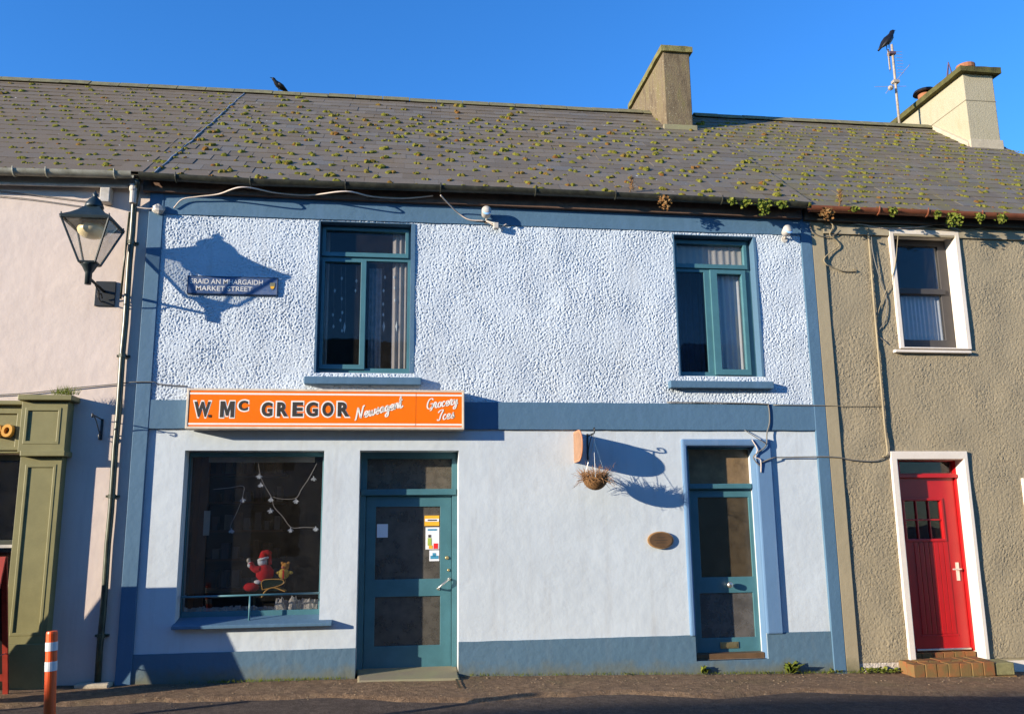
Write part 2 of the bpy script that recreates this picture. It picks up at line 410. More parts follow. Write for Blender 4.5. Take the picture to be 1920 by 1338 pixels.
def spline(pts, n=6):
    pts = [Vector(p) for p in pts]; out = []
    P = [pts[0]*2-pts[1]] + pts + [pts[-1]*2-pts[-2]]
    for i in range(1, len(P)-2):
        for k in range(n):
            t = k/n; a, b, c, d = P[i-1], P[i], P[i+1], P[i+2]
            out.append(.5*((2*b)+(c-a)*t+(2*a-5*b+4*c-d)*t*t+(3*b-a-3*c+d)*t*t*t))
    out.append(pts[-1]); return out
def text_mesh(body, size, offset=0.0, shear=0.0, sx=1.0, extrude=.002, space=1.0):
    cu = bpy.data.curves.new('txt', 'FONT'); cu.body = body; cu.size = size; cu.offset = offset; cu.shear = shear
    cu.extrude = extrude; cu.space_character = space; cu.resolution_u = 4
    ob = bpy.data.objects.new('txt', cu); col.objects.link(ob)
    dg = bpy.context.evaluated_depsgraph_get(); dg.update()
    me = bpy.data.meshes.new_from_object(ob.evaluated_get(dg))
    v = [(p.co.x*sx, p.co.y, p.co.z) for p in me.vertices]; f = [tuple(p.vertices) for p in me.polygons]
    bpy.data.objects.remove(ob); bpy.data.curves.remove(cu); bpy.data.meshes.remove(me)
    return v, f
def put_text(mb, body, x, z, y, height, width=None, rot=0.0, **k):
    """lettering standing on the wall plane, lower-left corner at x, z"""
    v, f = text_mesh(body, 1.0, **k)
    xs = [p[0] for p in v]; ys = [p[1] for p in v]; x0, y0 = min(xs), min(ys); h = max(ys)-y0; wd = max(xs)-x0
    a = height/h; b = width/wd if width else a; c, s_ = math.cos(rot), math.sin(rot)
    out = []
    for p in v:
        u, q = (p[0]-x0)*b, (p[1]-y0)*a
        out.append((x+u*c-q*s_, y-p[2]*a, z+u*s_+q*c))
    mb.add(out, f); return mb
MT['mastic'] = paint('dark_joint_filler', (.06, .05, .025), .9, .3, 20)
# ------------------------------------------------------------------ ground
xs = np.concatenate([np.linspace(-200, -9, 20), np.linspace(-8, 12, 81), np.linspace(13, 200, 20)])
ys = np.concatenate([np.linspace(-200, -6, 24), np.linspace(-5.5, .4, 40), np.linspace(1, 200, 16)])
g = MB()
for y in ys:
    for x in xs:
        jit = .005*mnoise.noise(Vector((x*1.3, y*1.3, 0))) if -9 < x < 13 and -6 < y < 0 else 0
        g.v.append((x, y, gz(x, y)-.02+jit))
n = len(xs)
for j in range(len(ys)-1):
    for i in range(n-1): g.f.append((j*n+i, j*n+i+1, (j+1)*n+i+1, (j+1)*n+i))
tag(g.build('road', 'road', smooth=True), kind='structure')
# footpath: thin tar sheet with a ragged outer edge
EDGE = [ung(*q) for q in ((40, 1322), (300, 1312), (480, 1309), (640, 1303), (750, 1312), (900, 1314), (1000, 1304), (1180, 1297), (1340, 1306), (1490, 1294), (1690, 1299), (1860, 1302), (1990, 1302))]
ex = [p.x for p in EDGE]; ey = [p.y for p in EDGE]
g = MB(); X = np.linspace(-9, 12, 300); NR = 14
for x in X:
    ye = float(np.interp(x, ex, ey)) + .05*mnoise.noise(Vector((x*3.1, 0, 5))) + .02*mnoise.noise(Vector((x*11, 0, 5)))
    for k in range(NR+1):
        y = lerp(.02, ye, k/NR)
        h = .010 + .007*mnoise.noise(Vector((x*1.7, y*3, 2))) + .004*mnoise.noise(Vector((x*9, y*9, 2))) if k < NR else -.022
        g.v.append((x, y, gz(x, y)+h))
for i in range(len(X)-1):
    for k in range(NR): a = i*(NR+1)+k; g.f.append((a, a+1, a+NR+2, a+NR+1))
fpath = tag(g.build('footpath', 'path', smooth=True), kind='structure')
ja, jb = ung(853, 1269), ung(863, 1293); m = MB().add([(p.x+d, p.y, gz(p.x, p.y)+.022) for p, d in ((ja, -.012), (ja, .012), (jb, .012), (jb, -.012))], [(0, 1, 2, 3)]); m.build('expansion_joint', 'mastic', fpath)

# ------------------------------------------------------------------ shared roof geometry
YE, YR, ZR = -.20, 3.82, 8.87
GUT = {'pink': [P3(-420, 310, -.24), P3(0, 323, -.24), P3(248, 329, -.24)],
       'blue': [P3(262, 331, -.24), P3(480, 343, -.24), P3(960, 359, -.24), P3(1440, 381, -.24), P3(1512, 386, -.24)],
       'olive': [P3(1518, 392, -.24), P3(1720, 400, -.24), P3(1920, 408, -.24), P3(2330, 424, -.24)]}
ALLG = GUT['pink']+GUT['blue']+GUT['olive']
egx = [p.x for p in ALLG]; egz = [p.z for p in ALLG]
def ZE(x): return float(np.interp(x, egx, egz))+.045
def RP(x, v, off=0.0):
    """point on the roof: v = 0 at the eave, 1 at the ridge, off = height along the normal"""
    ze = ZE(x); y = lerp(YE, YR, v); z = lerp(ze, ZR, v); z += -.035*math.sin(v*math.pi)*(.6+.4*math.sin(x*.7))
    p = math.atan2(ZR-ze, YR-YE)
    return Vector((x, y-off*math.sin(p), z+off*math.cos(p))), p
XPB, XBO, XEND = -2.87, 5.2, 10.55
def xl_pb(v): return -2.87+.2*v

SLATE_W, NC = .30, 21
sm = MB().box(-SLATE_W/2+.0012, SLATE_W/2-.0012, 0, .5, 0, .009)
slate_me = bpy.data.meshes.new('slate'); slate_me.from_pydata(sm.v, [], sm.f); slate_me.materials.append(MT['slate'])
def make_roof(house, xa, xb, seen, mossp, mosszone, msize=1.0, extra=0, flat=.85, long_=1.0):
    """xa, xb: functions of v for the left and right limit"""
    root_off = Vector(house.location)
    deck = MB(); S = 24
    for i in range(S+1):
        for v in (0, .25, .5, .75, 1):
            x = lerp(xa(v), xb(v), i/S); p, _ = RP(x, v, -.015); deck.v.append(tuple(p))
        x = lerp(xa(1), xb(1), i/S); deck.v.append((x, 2*YR+.3, ZE(x)))
    for i in range(S):
        for k in range(5): a = i*6+k; deck.f.append((a, a+6, a+7, a+1))
    roof = deck.build('roof', 'slate', house)
    made = 0; rest = MB(); joints = []
    for j in range(NC):
        v = j/NC; x0, x1 = xa(v), xb(v); x = x0 - (SLATE_W/2 if j % 2 else 0)
        while x < x1-.02:
            a, b = max(x, x0), min(x+SLATE_W, x1)
            if b-a > .03:
                cx = (a+b)/2; p, pit = RP(cx, v, .016+random.uniform(-.002, .003))
                rx = pit-.026+random.uniform(-.004, .004); rz = random.uniform(-.007, .007)
                if random.random() < .04: p = RP(cx, v-random.uniform(.002, .005), .019)[0]; rz = random.uniform(-.03, .03)
                sx = (b-a)/SLATE_W; L = .5 if j < NC-2 else .27
                if seen[0] < cx < seen[1] and made < 300:
                    o = bpy.data.objects.new('slate', slate_me); col.objects.link(o); o.parent = roof
                    o.location = p-root_off; o.rotation_euler = (rx, 0, rz); o.scale = (sx, L/.5, 1); made += 1
                else:
                    mt = Matrix.Translation(p) @ Matrix.Rotation(rz, 4, 'Z') @ Matrix.Rotation(rx, 4, 'X')
                    rest.add([tuple(mt @ Vector((q[0]*sx, q[1]*L/.5, q[2]))) for q in sm.v], sm.f)
                joints.append((b, v, j))
            x += SLATE_W
    if rest.v: tag(rest.build('slate_field', 'slate', roof), kind='stuff')
    # ridge tiles
    x = xa(1); L = .46
    while x < xb(1)-.05:
        b = min(x+L-.012, xb(1)); t = MB(); lift = random.uniform(-.006, .008)
        poly = [(-.15, -.085), (-.125, -.085), (0, .02), (.125, -.085), (.15, -.085), (.02, .04), (-.02, .04)]
        t.prism(poly, lambda u, q, d: (d, YR+u, ZR+.03+q+lift), x, b)
        t.build('ridge_tile', 'slab' if False else 'ridge', roof); x += L
    # moss cushions at the slate joints
    ms = MB()
    seenj = [q for q in joints if seen[0] < q[0] < seen[1]]
    for i in range(extra):
        q = random.choice(seenj); joints.append((q[0]+random.uniform(-.15, .15), q[1], -1))
    for (x, v, j) in joints:
        if x < seen[0]-.3 or x > seen[1]+.3: continue
        pr = mossp*mosszone(x, v)
        if random.random() > pr: continue
        big = random.uniform(.6, 1.3)*msize*(1 if j >= 0 else .55)
        p, pit = RP(x+random.uniform(-.02, .02), v, .022)
        ca, sa = math.cos(pit), math.sin(pit)
        nb = random.choice((2, 3, 3, 4))
        elong = random.uniform(0, .07) if random.random() < .35*long_ else .01
        for q in range(nb):
            u0 = random.uniform(-1, 1)*(.03+elong)*big; w0 = random.uniform(-.03, .03)*big; rr = random.uniform(.02, .037)*big
            c = Vector((p.x+u0, p.y+ca*w0, p.z+sa*w0)); o = len(ms.v); K = 7
            top = c+Vector((0, -sa, ca))*rr*random.uniform(.65, 1.0)*flat
            for (fr, hh) in ((1.0, -.1), (.72, .5)):
                for k in range(K):
                    th = 2*math.pi*k/K+random.uniform(-.25, .25); r2 = rr*fr*random.uniform(.75, 1.25)
                    u, w_ = math.cos(th)*r2, math.sin(th)*r2
                    h = rr*hh*random.uniform(.8, 1.3)*flat
                    ms.v.append((c.x+u, c.y+ca*w_-sa*h, c.z+sa*w_+ca*h))
            ms.v.append(tuple(top))
            for k in range(K):
                k2 = (k+1) % K; ms.f.append((o+k, o+k2, o+K+k2, o+K+k)); ms.f.append((o+K+k, o+K+k2, o+2*K))
    if ms.v: tag(ms.build('moss', 'moss', roof), kind='stuff')
    return roof
MT['ridge'] = paint('ridge_tile_clay', (.17, .15, .09), .9, .3, 8, .5, 50, .01, c2=(.22, .2, .09))

GP = [(-.06+.12*i/10-.0, -.062*math.sin(math.pi*i/10)+.03) for i in range(11)]
def make_gutter(house, key, mat, brackets, fz=.02):
    path = GUT[key]
    prof = [(.065*math.cos(math.pi+math.pi*i/10), .065*math.sin(math.pi+math.pi*i/10)+.03) for i in range(11)]
    inner = [(.058*math.cos(2*math.pi-math.pi*i/10), .058*math.sin(2*math.pi-math.pi*i/10)+.03) for i in range(11)]
    fine = []
    for a, b in zip(path[:-1], path[1:]):
        for k in range(8): fine.append(a.lerp(b, k/8)+Vector((0, 0, .004*mnoise.noise(Vector((a.x+k, 1, 1))))))
    fine.append(path[-1])
    gt = MB().sweepx(prof+inner+prof[:1], fine).build('gutter', mat, house, smooth=True)
    for px in brackets:
        x = un(px, 350, -.24)[0]; z = float(np.interp(x, [p.x for p in path], [p.z for p in path]))
        b = MB(); pts = [(x, -.24+.071*math.cos(math.pi+math.pi*i/8), z+.03+.071*math.sin(math.pi+math.pi*i/8)) for i in range(9)]
        pts.append((x, -.06, z+.03)); b.tube([(x, -.24-.071, z+.05)]+pts, .009, 6); b.build('gutter_bracket', mat, gt)
    return gt

# relief panel: thrown render as real geometry
def roughcast(name, mat, parent, r, holes, y0, amp, wl, step, seed, pits=1.0):
    rng = np.random.RandomState(seed); x0, x1, z0, z1 = r
    nx, nz = int((x1-x0)/step)+1, int((z1-z0)/step)+1
    w0 = rng.randn(nz, nx); fx = np.fft.fftfreq(nx, step)[None, :]; fz = np.fft.fftfreq(nz, step)[:, None]
    fr = np.sqrt(fx**2+fz**2); f0 = 1/wl
    H = np.real(np.fft.ifft2(np.fft.fft2(w0)*np.exp(-((fr-f0)/(f0*.55))**2))); H /= H.std()
    fine_ = np.real(np.fft.ifft2(np.fft.fft2(rng.randn(nz, nx))*np.exp(-((fr-f0*1.7)/(f0*.6))**2))); fine_ /= fine_.std()
    big_ = np.real(np.fft.ifft2(np.fft.fft2(rng.randn(nz, nx))*np.exp(-((fr-f0*.45)/(f0*.3))**2))); big_ /= big_.std()
    var_ = np.real(np.fft.ifft2(np.fft.fft2(rng.randn(nz, nx))*np.exp(-(fr/2.2)**2))); var_ = np.clip(1+.16*var_/var_.std(), .5, 1.5)
    H = (np.tanh(H*.55)*.45 - np.clip(-H-.6, 0, 1.4)*pits + .34*fine_ + .16*big_)*var_
    L = np.real(np.fft.ifft2(np.fft.fft2(rng.randn(nz, nx))*np.exp(-(fr*.5)**2))); L /= L.std()
    xs = np.linspace(x0, x1, nx); zs = np.linspace(z0, z1, nz)
    Y = y0-amp*(H+1)-.003*L
    cx = (xs[:-1]+xs[1:])/2; cz = (zs[:-1]+zs[1:])/2
    keep = np.ones((nz-1, nx-1), bool)
    for h in holes:
        keep &= ~((cx[None, :] > h[0]) & (cx[None, :] < h[1]) & (cz[:, None] > h[2]) & (cz[:, None] < h[3]))
    cnt = np.zeros((nz, nx), int)
    for dj in (0, 1):
        for di in (0, 1): cnt[dj:nz-1+dj, di:nx-1+di] += keep
    Y[(cnt > 0) & (cnt < 4)] = .004
    XX, ZZ = np.meshgrid(xs, zs)
    off = parent.location
    V = np.stack([XX-off.x, Y-off.y, ZZ-off.z], -1).reshape(-1, 3).astype(np.float32)
    jj, ii = np.nonzero(keep); a = jj*nx+ii
    Fq = np.stack([a, a+1, a+nx+1, a+nx], -1)
    used = np.zeros(len(V), bool); used[Fq.ravel()] = True; rem = np.cumsum(used)-1
    V = V[used]; Fq = rem[Fq].astype(np.int32)
    me = bpy.data.meshes.new(name); me.vertices.add(len(V)); me.vertices.foreach_set('co', V.ravel())
    me.loops.add(Fq.size); me.loops.foreach_set('vertex_index', Fq.ravel())
    me.polygons.add(len(Fq)); me.polygons.foreach_set('loop_start', np.arange(0, Fq.size, 4, dtype=np.int32))
    me.polygons.foreach_set('use_smooth', np.ones(len(Fq), bool))
    me.update(calc_edges=True); me.materials.append(MT[mat])
    o = bpy.data.objects.new(name, me); col.objects.link(o); o.parent = parent; return o
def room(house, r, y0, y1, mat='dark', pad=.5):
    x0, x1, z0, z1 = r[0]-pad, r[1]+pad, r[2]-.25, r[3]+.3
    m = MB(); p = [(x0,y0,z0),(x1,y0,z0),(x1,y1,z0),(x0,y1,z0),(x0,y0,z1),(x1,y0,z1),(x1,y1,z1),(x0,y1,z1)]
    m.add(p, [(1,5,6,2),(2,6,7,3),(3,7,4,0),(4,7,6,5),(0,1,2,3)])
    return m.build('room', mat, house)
def pane(r, y, mat, parent, name='pane'):
    return MB().box(r[0]-.004, r[1]+.004, y, y+.005, r[2]-.004, r[3]+.004).build(name, mat, parent)
def curtain(parent, x0, x1, z0, z1, y, mat, amp=.02, wl=.09, scallop=0.0, seed=0, name='curtain'):
    m = MB(); n = max(10, int((x1-x0)/.012))
    for i in range(n+1):
        x = lerp(x0, x1, i/n); yy = y+amp*math.sin(2*math.pi*x/wl+1.3*mnoise.noise(Vector((x*5, seed, 0))))
        zz = z0+(scallop*abs(math.sin(math.pi*x/.28)) if scallop else 0)
        m.v += [(x, yy, zz), (x, yy*.9+y*.1, z1)]
    for i in range(n): m.f.append((2*i, 2*i+2, 2*i+3, 2*i+1))
    return m.build(name, mat, parent, smooth=True)
def wobble_band(x0, x1, z0, z1, y0, y1, seed=0.0, a=.005):
    """painted band whose hand-cut edges wander a little"""
    m = MB(); n = max(8, int((x1-x0)/.06))
    for i in range(n+1):
        x = lerp(x0, x1, i/n); w0 = a*mnoise.noise(Vector((x*4, seed, 0)))+.4*a*mnoise.noise(Vector((x*17, seed, 3))); w1 = a*mnoise.noise(Vector((x*4, seed, 9)))+.4*a*mnoise.noise(Vector((x*17, seed, 7)))
        m.v += [(x, y0, z0+w0), (x, y1, z0+w0), (x, y1, z1+w1), (x, y0, z1+w1)]
    for i in range(n):
        b = 4*i
        for k in range(4): k2 = (k+1) % 4; m.f.append((b+k2, b+k, b+4+k, b+4+k2))
    m.f.append((0, 1, 2, 3)); e = 4*n; m.f.append((e+3, e+2, e+1, e)); return m
def sill(parent, r, yf, yb, name='sill', mat='trim'):
    x0, x1, z0, z1 = r
    m = MB().hexa([(x0,yf,z0),(x1,yf,z0),(x1,yb,z0),(x0,yb,z0),(x0,yf,z1-.012),(x1,yf,z1-.012),(x1,yb,z1+.004),(x0,yb,z1+.004)])
    return m.build(name, mat, parent, bevel=.008)
MT['trim2'] = wallmat('blue_surround_paint', (.11, .20, .33), .5, .25, 10, .01, stain=(.3, .35, .42), st=.4)
MT['skyreflect_curtain'] = paint('sky_reflection_curtain', (.10, .13, .2), .9, .1, 9)  # blue of the reflected sky put into the curtain colour
MT['obscure_g2'] = obscure('dusty_transom_glass', (.15, .13, .10), .3)
MT['obscure_t'] = obscure('brown_transom_glass', (.24, .16, .085), .25)
MT['bluep2'] = paint('faded_grey_card', (.06, .065, .08), .8, .1, 9)
MT['whiterough'] = paint('flaking_white_base', (.55, .48, .40), .9, .3, 14, 1, 30, .03)
MT['steelbright'] = paint('satin_chrome', (.75, .68, .6), .3, .05, 9, metal=.6)
MT['fascia_dark'] = paint('dark_fascia', (.07, .06, .045), .7, .2, 9)
MT['white2'] = paint('dirty_eaves_strip', (.33, .28, .19), .8, .2, 7)
MT['capmoss2'] = paint('dark_mossy_cap', (.085, .075, .028), .95, .3, 8, .6, 60, .02, c2=(.12, .11, .03))
MT['joint'] = paint('joint_line', (.22, .19, .13), .9, .1, 9)
MT['concrete2'] = paint('pale_mortar', (.42, .36, .26), .9, .15, 8, .5, 60, .008)
MT['rustwire'] = paint('rusty_wire', (.10, .06, .09), .7, .2, 9)
MT['fascia_cream'] = paint('cream_fascia', (.30, .28, .24), .7, .2, 7)
MT['whiteworn'] = paint('worn_white_pvc', (.48, .44, .38), .6, .2, 12, c2=(.6, .56, .5))
MT['charcoal2'] = paint('shop_window_frame', (.05, .055, .04), .5, .2, 9)
MT['cream2'] = paint('cream_valance', (.66, .58, .48), .9, .05, 9); MT['lace'] = paint('grey_lace', (.30, .29, .28), .9, .35, 14)
MT['plateedge'] = paint('dark_plate_rim', (.02, .035, .07), .4, .1, 9)
MT['wood2'] = paint('light_wood_edge', (.3, .17, .07), .6, .2, 12)
MT['boardface'] = paint('faded_board_face', (.3, .17, .1), .6, .2, 7)
MT['glassdisc'] = paint('lamp_lens', (.25, .45, .7), .1, .1, 9, spec=.8)
MT['rustpole'] = paint('rusty_galvanised_pole', (.32, .24, .17), .7, .3, 25, c2=(.42, .38, .32))
MT['beak'] = paint('beak_horn', (.02, .02, .02), .4, .1, 9)
MT['plushyellow2'] = paint('orange_plush', (.6, .26, .04), .9, .15, 20)
MT['orangeplush'] = paint('salmon_plush', (.7, .2, .1), .9, .1, 20)
MT['sleighgreen'] = paint('sleigh_green', (.01, .03, .015), .4, .2, 9)
MT['shelfwood_lit'] = paint('lit_brown_panel', (.24, .10, .035), .55, .3, 4)  # lighter shelf brown: light on the panel put into the colour
MT['carton1'] = paint('pale_carton', (.2, .18, .15), .8, .2, 9)
MT['ornament'] = paint('white_ornament', (.8, .8, .75), .5, .05, 9)
MT['grit'] = paint('pale_grit', (.22, .16, .10), .9, .5, 30)
# ================================================================== the blue shop house
blue = thing('terraced_house', 'pale blue roughcast shop house with dark blue bands and teal windows', 'house', (1.16, 0, 0))
W1 = rect(600, 415, 769, 700); W2 = rect(1261, 440, 1429, 706); SHOP = rect(347, 844, 598, 1172); SHOP[2] = un(331, 1173)[1]
D1 = rect(675, 844, 860, 1262); D1[2] = -.1; D2 = rect(1286, 836, 1440, 1234)
MB().plate([XPB, XBO, -.5, 5.72], [W1, W2, SHOP, D1, D2], 0, .4).build('wall', 'wall_blue', blue)
zb = (un(310, 402)[1]+un(1500, 443)[1])/2; zmt = (un(290, 750)[1]+un(1520, 758)[1])/2; zmb = (un(290, 803)[1]+un(1527, 807)[1])/2
PL = (un(263, 640)[0], un(291, 640)[0]); PR = (un(1522, 740)[0], un(1543.5, 740)[0])
roughcast('roughcast', 'rough_blue', blue, [PL[1]-.01, PR[0]+.01, zmt-.01, zb+.01], [W1, W2], -.008, .0050, .038, .0075, 3, .9)
def lining(opening, y1, left=.0, right=.0, mat='trim', yf=-.024, t=.008):
    o = list(opening); outer = [o[0]-left-.001, o[1]+right+.001, o[2], o[3]+.001]
    return MB().plate(outer, [[o[0]+t, o[1]-t, o[2]-.01, o[3]-t]], yf, y1).build('reveal', mat, blue)
lining(D2, .145, 0, 0, 'trim2', .004, .004); lining(W1, .15, .004, .04); lining(W2, .15, .004, .02)
wobble_band(PL[1]+.0, PR[0], zb, 5.70, -.030, .02, 1.0).build('top_band', 'trim', blue, recalc=True)
wobble_band(PL[1], PR[0], zmb, zmt, -.031, .02, 5.0).build('middle_band', 'trim', blue, recalc=True)
for a, b in (PL, PR): MB().box(a, b, -.036, .05, -.5, 5.70).build('pilaster', 'trim', blue, bevel=.006)
SO = rect(1276, 823, 1468, 1187)                       # rounded surround of the right-hand door
MB().plate([SO[0], SO[1], SO[2], SO[3]], [[D2[0]+.002, D2[1]-.002, -1, D2[3]-.002]], -.040, .03).build('door_surround', 'trim2', blue, bevel=.02)
zs_l, zs_r = .352, .384
for r, hs in (([PL[1], D1[0], -.5, zs_l], []), ([D1[1], PR[0], -.5, zs_r], [[D2[0]-.004, D2[1]+.004, D2[2], 9]])):
    if not hs: wobble_band(r[0], r[1], r[2], r[3], -.016, .05, 8.0).build('plinth', 'plinth', blue, recalc=True)
    else:
        h0 = hs[0]; wobble_band(r[0], h0[0], r[2], r[3], -.016, .05, 9.0).build('plinth', 'plinth', blue, recalc=True)
        MB().box(h0[0], h0[1], -.0165, .05, r[2], h0[2]).build('plinth', 'plinth', blue)
        wobble_band(h0[1], r[1], r[2], r[3], -.016, .05, 12.0).build('plinth', 'plinth', blue, recalc=True)
rb = make_roof(blue, xl_pb, lambda v: XBO, (-3, 5.4), .92, lambda x, v: (.95 if v < .72 else .55 if v < .85 else .2)*(1.0 if x < 2 else .9), 1.2, 90, .95, .3)
# ragged cement fillet where the two roofs meet
f = MB(); pts = [RP(xl_pb(v), v, .024+.008*random.random())[0] for v in np.linspace(0, 1, 30)]
f.tube([p+Vector((random.uniform(-.012, .012), 0, 0)) for p in pts], [.011*random.uniform(.5, 1.4) for _ in pts], 6)
f.build('cement_fillet', 'slab', blue, smooth=True)
make_gutter(blue, 'blue', 'gutter_black', (330, 470, 648, 826, 1003, 1152, 1350))
def fascia(house, key, mat, pxs, y=-.10, h=.10):
    pa = GUT[key]; x0, x1 = pa[0].x, pa[-1].x; m = MB()
    za, zc = pa[0].z, pa[-1].z
    m.hexa([(x0,y,za-h),(x1,y,zc-h),(x1,-.04,zc-h),(x0,-.04,za-h),(x0,y,za+.06),(x1,y,zc+.06),(x1,-.04,zc+.06),(x0,-.04,za+.06)])
    return m.build('fascia_board', mat, house)
fascia(blue, 'blue', 'fascia', None, -.10, .115)
# upper left window
def window(house, opening, holes, rings, y, mat, glass, ring_y):
    o = [opening[0]+.009, opening[1]-.009, opening[2], opening[3]-.009]
    fr = MB().plate(o, holes, y, y+.06).build('window', mat, house, bevel=.004)
    for outer, hole in rings: MB().plate(outer, [hole], ring_y, y+.002).build('sash', mat, fr, bevel=.004)
    for h in holes: pane(h, y+.02, glass, fr)
    return fr
q = .125
A, B, C = rect(612, 432, 760, 477, q), rect(610, 491, 673, 684, q), rect(688, 489, 762, 691, q)
win1 = window(blue, W1, [A, B, C], [(rect(605, 425, 766, 484, .10), A), (rect(604, 486, 683, 692, .10), B)], .13, 'teal', 'glass', .10)
sill(win1, rect(570, 703, 790, 721, -.11), -.11, .14)
A2, B2, C2 = rect(1267, 457, 1394, 498, q), rect(1269, 509, 1330, 697, q), rect(1343, 514, 1400, 693, q)
win2 = window(blue, W2, [A2, B2, C2], [(rect(1262, 449, 1402, 505, .10), A2), (rect(1331, 505, 1410, 703, .10), C2)], .13, 'teal', 'glass', .10)
sill(win2, rect(1257, 711, 1452, 728, -.11), -.11, .14)
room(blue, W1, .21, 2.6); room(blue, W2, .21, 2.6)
z0, z1 = W1[2]+.02, W1[3]+.1
curtain(win1, un(735, 560, .25)[0], un(775, 560, .25)[0], z0, z1, .22, 'beigecurtain', .016, .07)
curtain(win1, un(692, 560, .3)[0], un(716, 560, .3)[0], z0, un(700, 505, .3)[1], .26, 'lace', .012, .05)
curtain(win1, un(600, 560, .4)[0], un(616, 560, .4)[0], z0, z1, .40, 'beigecurtain', .02, .06)
z0, z1 = W2[2]+.02, W2[3]+.1
curtain(win2, W2[0]-.05, W2[1]+.1, un(1330, 494, .2)[1], z1, .200, 'cream2', .006, .09, scallop=-.07)
curtain(win2, un(1340, 600, .22)[0], un(1425, 600, .22)[0], z0, z1-.25, .222, 'net', .014, .075)
curtain(win2, un(1262, 600, .55)[0], un(1320, 600, .55)[0], z0, z1-.25, .60, 'skyreflect_curtain', .03, .085)  # its blue paints the sky reflection in the left pane
# shop window
q = .215
G = rect(358, 856, 597, 1141, q)
shopw = window(blue, SHOP, [G], [], .20, 'teal', 'shopglass', .17)
x0, z0 = un(320, 1181, -.10); x1, _ = un(622, 1172, -.10); zf = (un(320, 1181, -.10)[1]+un(622, 1172, -.10)[1])/2
zk = un(331, 1173)[1]
m = MB().hexa([(x0,-.10,zf),(x1,-.10,zf),(x1,.24,zf),(x0,.24,zf),(x0,-.10,zf+.035),(x1,-.10,zf+.035),(x1,.24,zk+.075),(x0,.24,zk+.075)])
m.build('sill', 'trim', shopw, bevel=.006)
rail = MB(); ra, rbp = P3(340, 1119, .05), P3(600, 1111, .05); rail.tube([ra, rbp], .011, 8)
p0 = P3(469, 1115, .05); rail.tube([p0, (p0.x, .05, zk-.0)], .011, 8); rail.tube([(rbp.x-.01, .05, rbp.z), (rbp.x-.01, .2, rbp.z)], .011, 8)
rail.tube([(ra.x+.01, .05, ra.z), (ra.x+.01, .2, ra.z)], .011, 8)
rail.build('guard_rail', 'teal', shopw, smooth=True)
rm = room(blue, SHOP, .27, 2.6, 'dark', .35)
# shop door
def door(house, name, opening, leaf, panes, bar, trans, y, mat, glass, tglass, fr_y=None):
    fr_y = fr_y if fr_y is not None else y-.03
    o = [opening[0]+.003, opening[1]-.003, opening[2]+.0, opening[3]-.003]
    d = MB().plate(leaf, panes, y, y+.045).build('door', mat, house, bevel=.004)
    MB().plate([o[0], o[1], leaf[2], o[3]], [[leaf[0]-.004, leaf[1]+.004, leaf[2]-1, leaf[3]+.004], trans], fr_y, y+.07).build('door_frame', mat, d, bevel=.004)
    MB().box(o[0]+.01, o[1]-.01, fr_y-.035, fr_y, bar[2], bar[3]).build('transom_bar', mat, d, bevel=.006)
    for i, p in enumerate(panes): pane(p, y+.02, glass[i % len(glass)], d)
    pane(trans, y+.03, tglass, d)
    return d
q = .29
d1 = door(blue, 'door', D1, rect(687, 930, 846, 1250, q), [rect(705, 950, 825, 1084, q), rect(703, 1119, 825, 1208, q)],
          rect(676, 917, 856, 927, .23), rect(689, 860, 847, 916, q), .29, 'teal', ['obscure', 'obscure'], 'obscure_g2')
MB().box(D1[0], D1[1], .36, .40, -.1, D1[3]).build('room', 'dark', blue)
h = MB(); a, b = P3(822, 1102, .23), P3(841, 1086, .23)
h.tube(spline([P3(822, 1103, .29), a, a.lerp(b, .5)+Vector((0, -.02, .005)), b, P3(843, 1085, .29)], 5), .011, 8)
h.lathe([(.022, 0), (.022, .008)], P3(843, 1085, .288), 10, Matrix.Rotation(R(90), 3, 'X')); h.lathe([(.018, 0), (.018, .008)], P3(822, 1103, .288), 10, Matrix.Rotation(R(90), 3, 'X'))
h.build('pull_handle', 'steel', d1, smooth=True)
for px, py, r_ in ((838, 1045, .022), (841, 1068, .016)):
    MB().lathe([(r_, 0), (r_, .010), (r_*.7, .016)], P3(px, py, .291), 14, Matrix.Rotation(R(90), 3, 'X')).build('lock', 'brass', d1, smooth=True)
def sheet(px, parent, y, mat, name='notice', yy=None):
    r = rect(*px, y); return MB().box(r[0], r[1], y-.002, y, r[2], r[3]).build(name, mat, parent), r
q = .302
MT['yellowp'] = paint('yellow_print', (.8, .42, .03), .6, .05, 9); MT['redp'] = paint('red_print', (.7, .02, .02), .6, .05, 9)
MT['bluep'] = paint('blue_print', (.05, .25, .4), .6, .1, 9); MT['greenp'] = paint('green_print', (.35, .45, .08), .6, .1, 9)
n1, _ = sheet((796, 966, 823.5, 985), d1, q, 'yellowp'); sheet((797, 972, 823, 977), n1, q-.003, 'paper', 'stripe'); sheet((802, 973.5, 819, 975.5), n1, q-.006, 'ink', 'print_line')
n2, _ = sheet((798, 988, 823.5, 1029), d1, q, 'paper')
for px, mt in (((802, 1008, 809, 1022), 'greenp'), ((803, 1002, 808, 1007), 'ink'), ((813, 1018, 821, 1028), 'redp'), ((804, 1022, 811, 1028), 'yellowp'), ((802, 991, 819, 994), 'bluep')): sheet(px, n2, q-.003, mt, 'printed_picture')
n3, _ = sheet((805, 1031, 823.5, 1051), d1, q, 'paper')
for px, mt in (((807, 1041, 822, 1047), 'bluep'), ((811, 1036, 817, 1042), 'bluep')): sheet(px, n3, q-.003, mt, 'printed_picture')
sheet((707, 982, 727, 1007), d1, q, 'paper'); sheet((762, 953, 797, 989), d1, .33, 'bluep2')
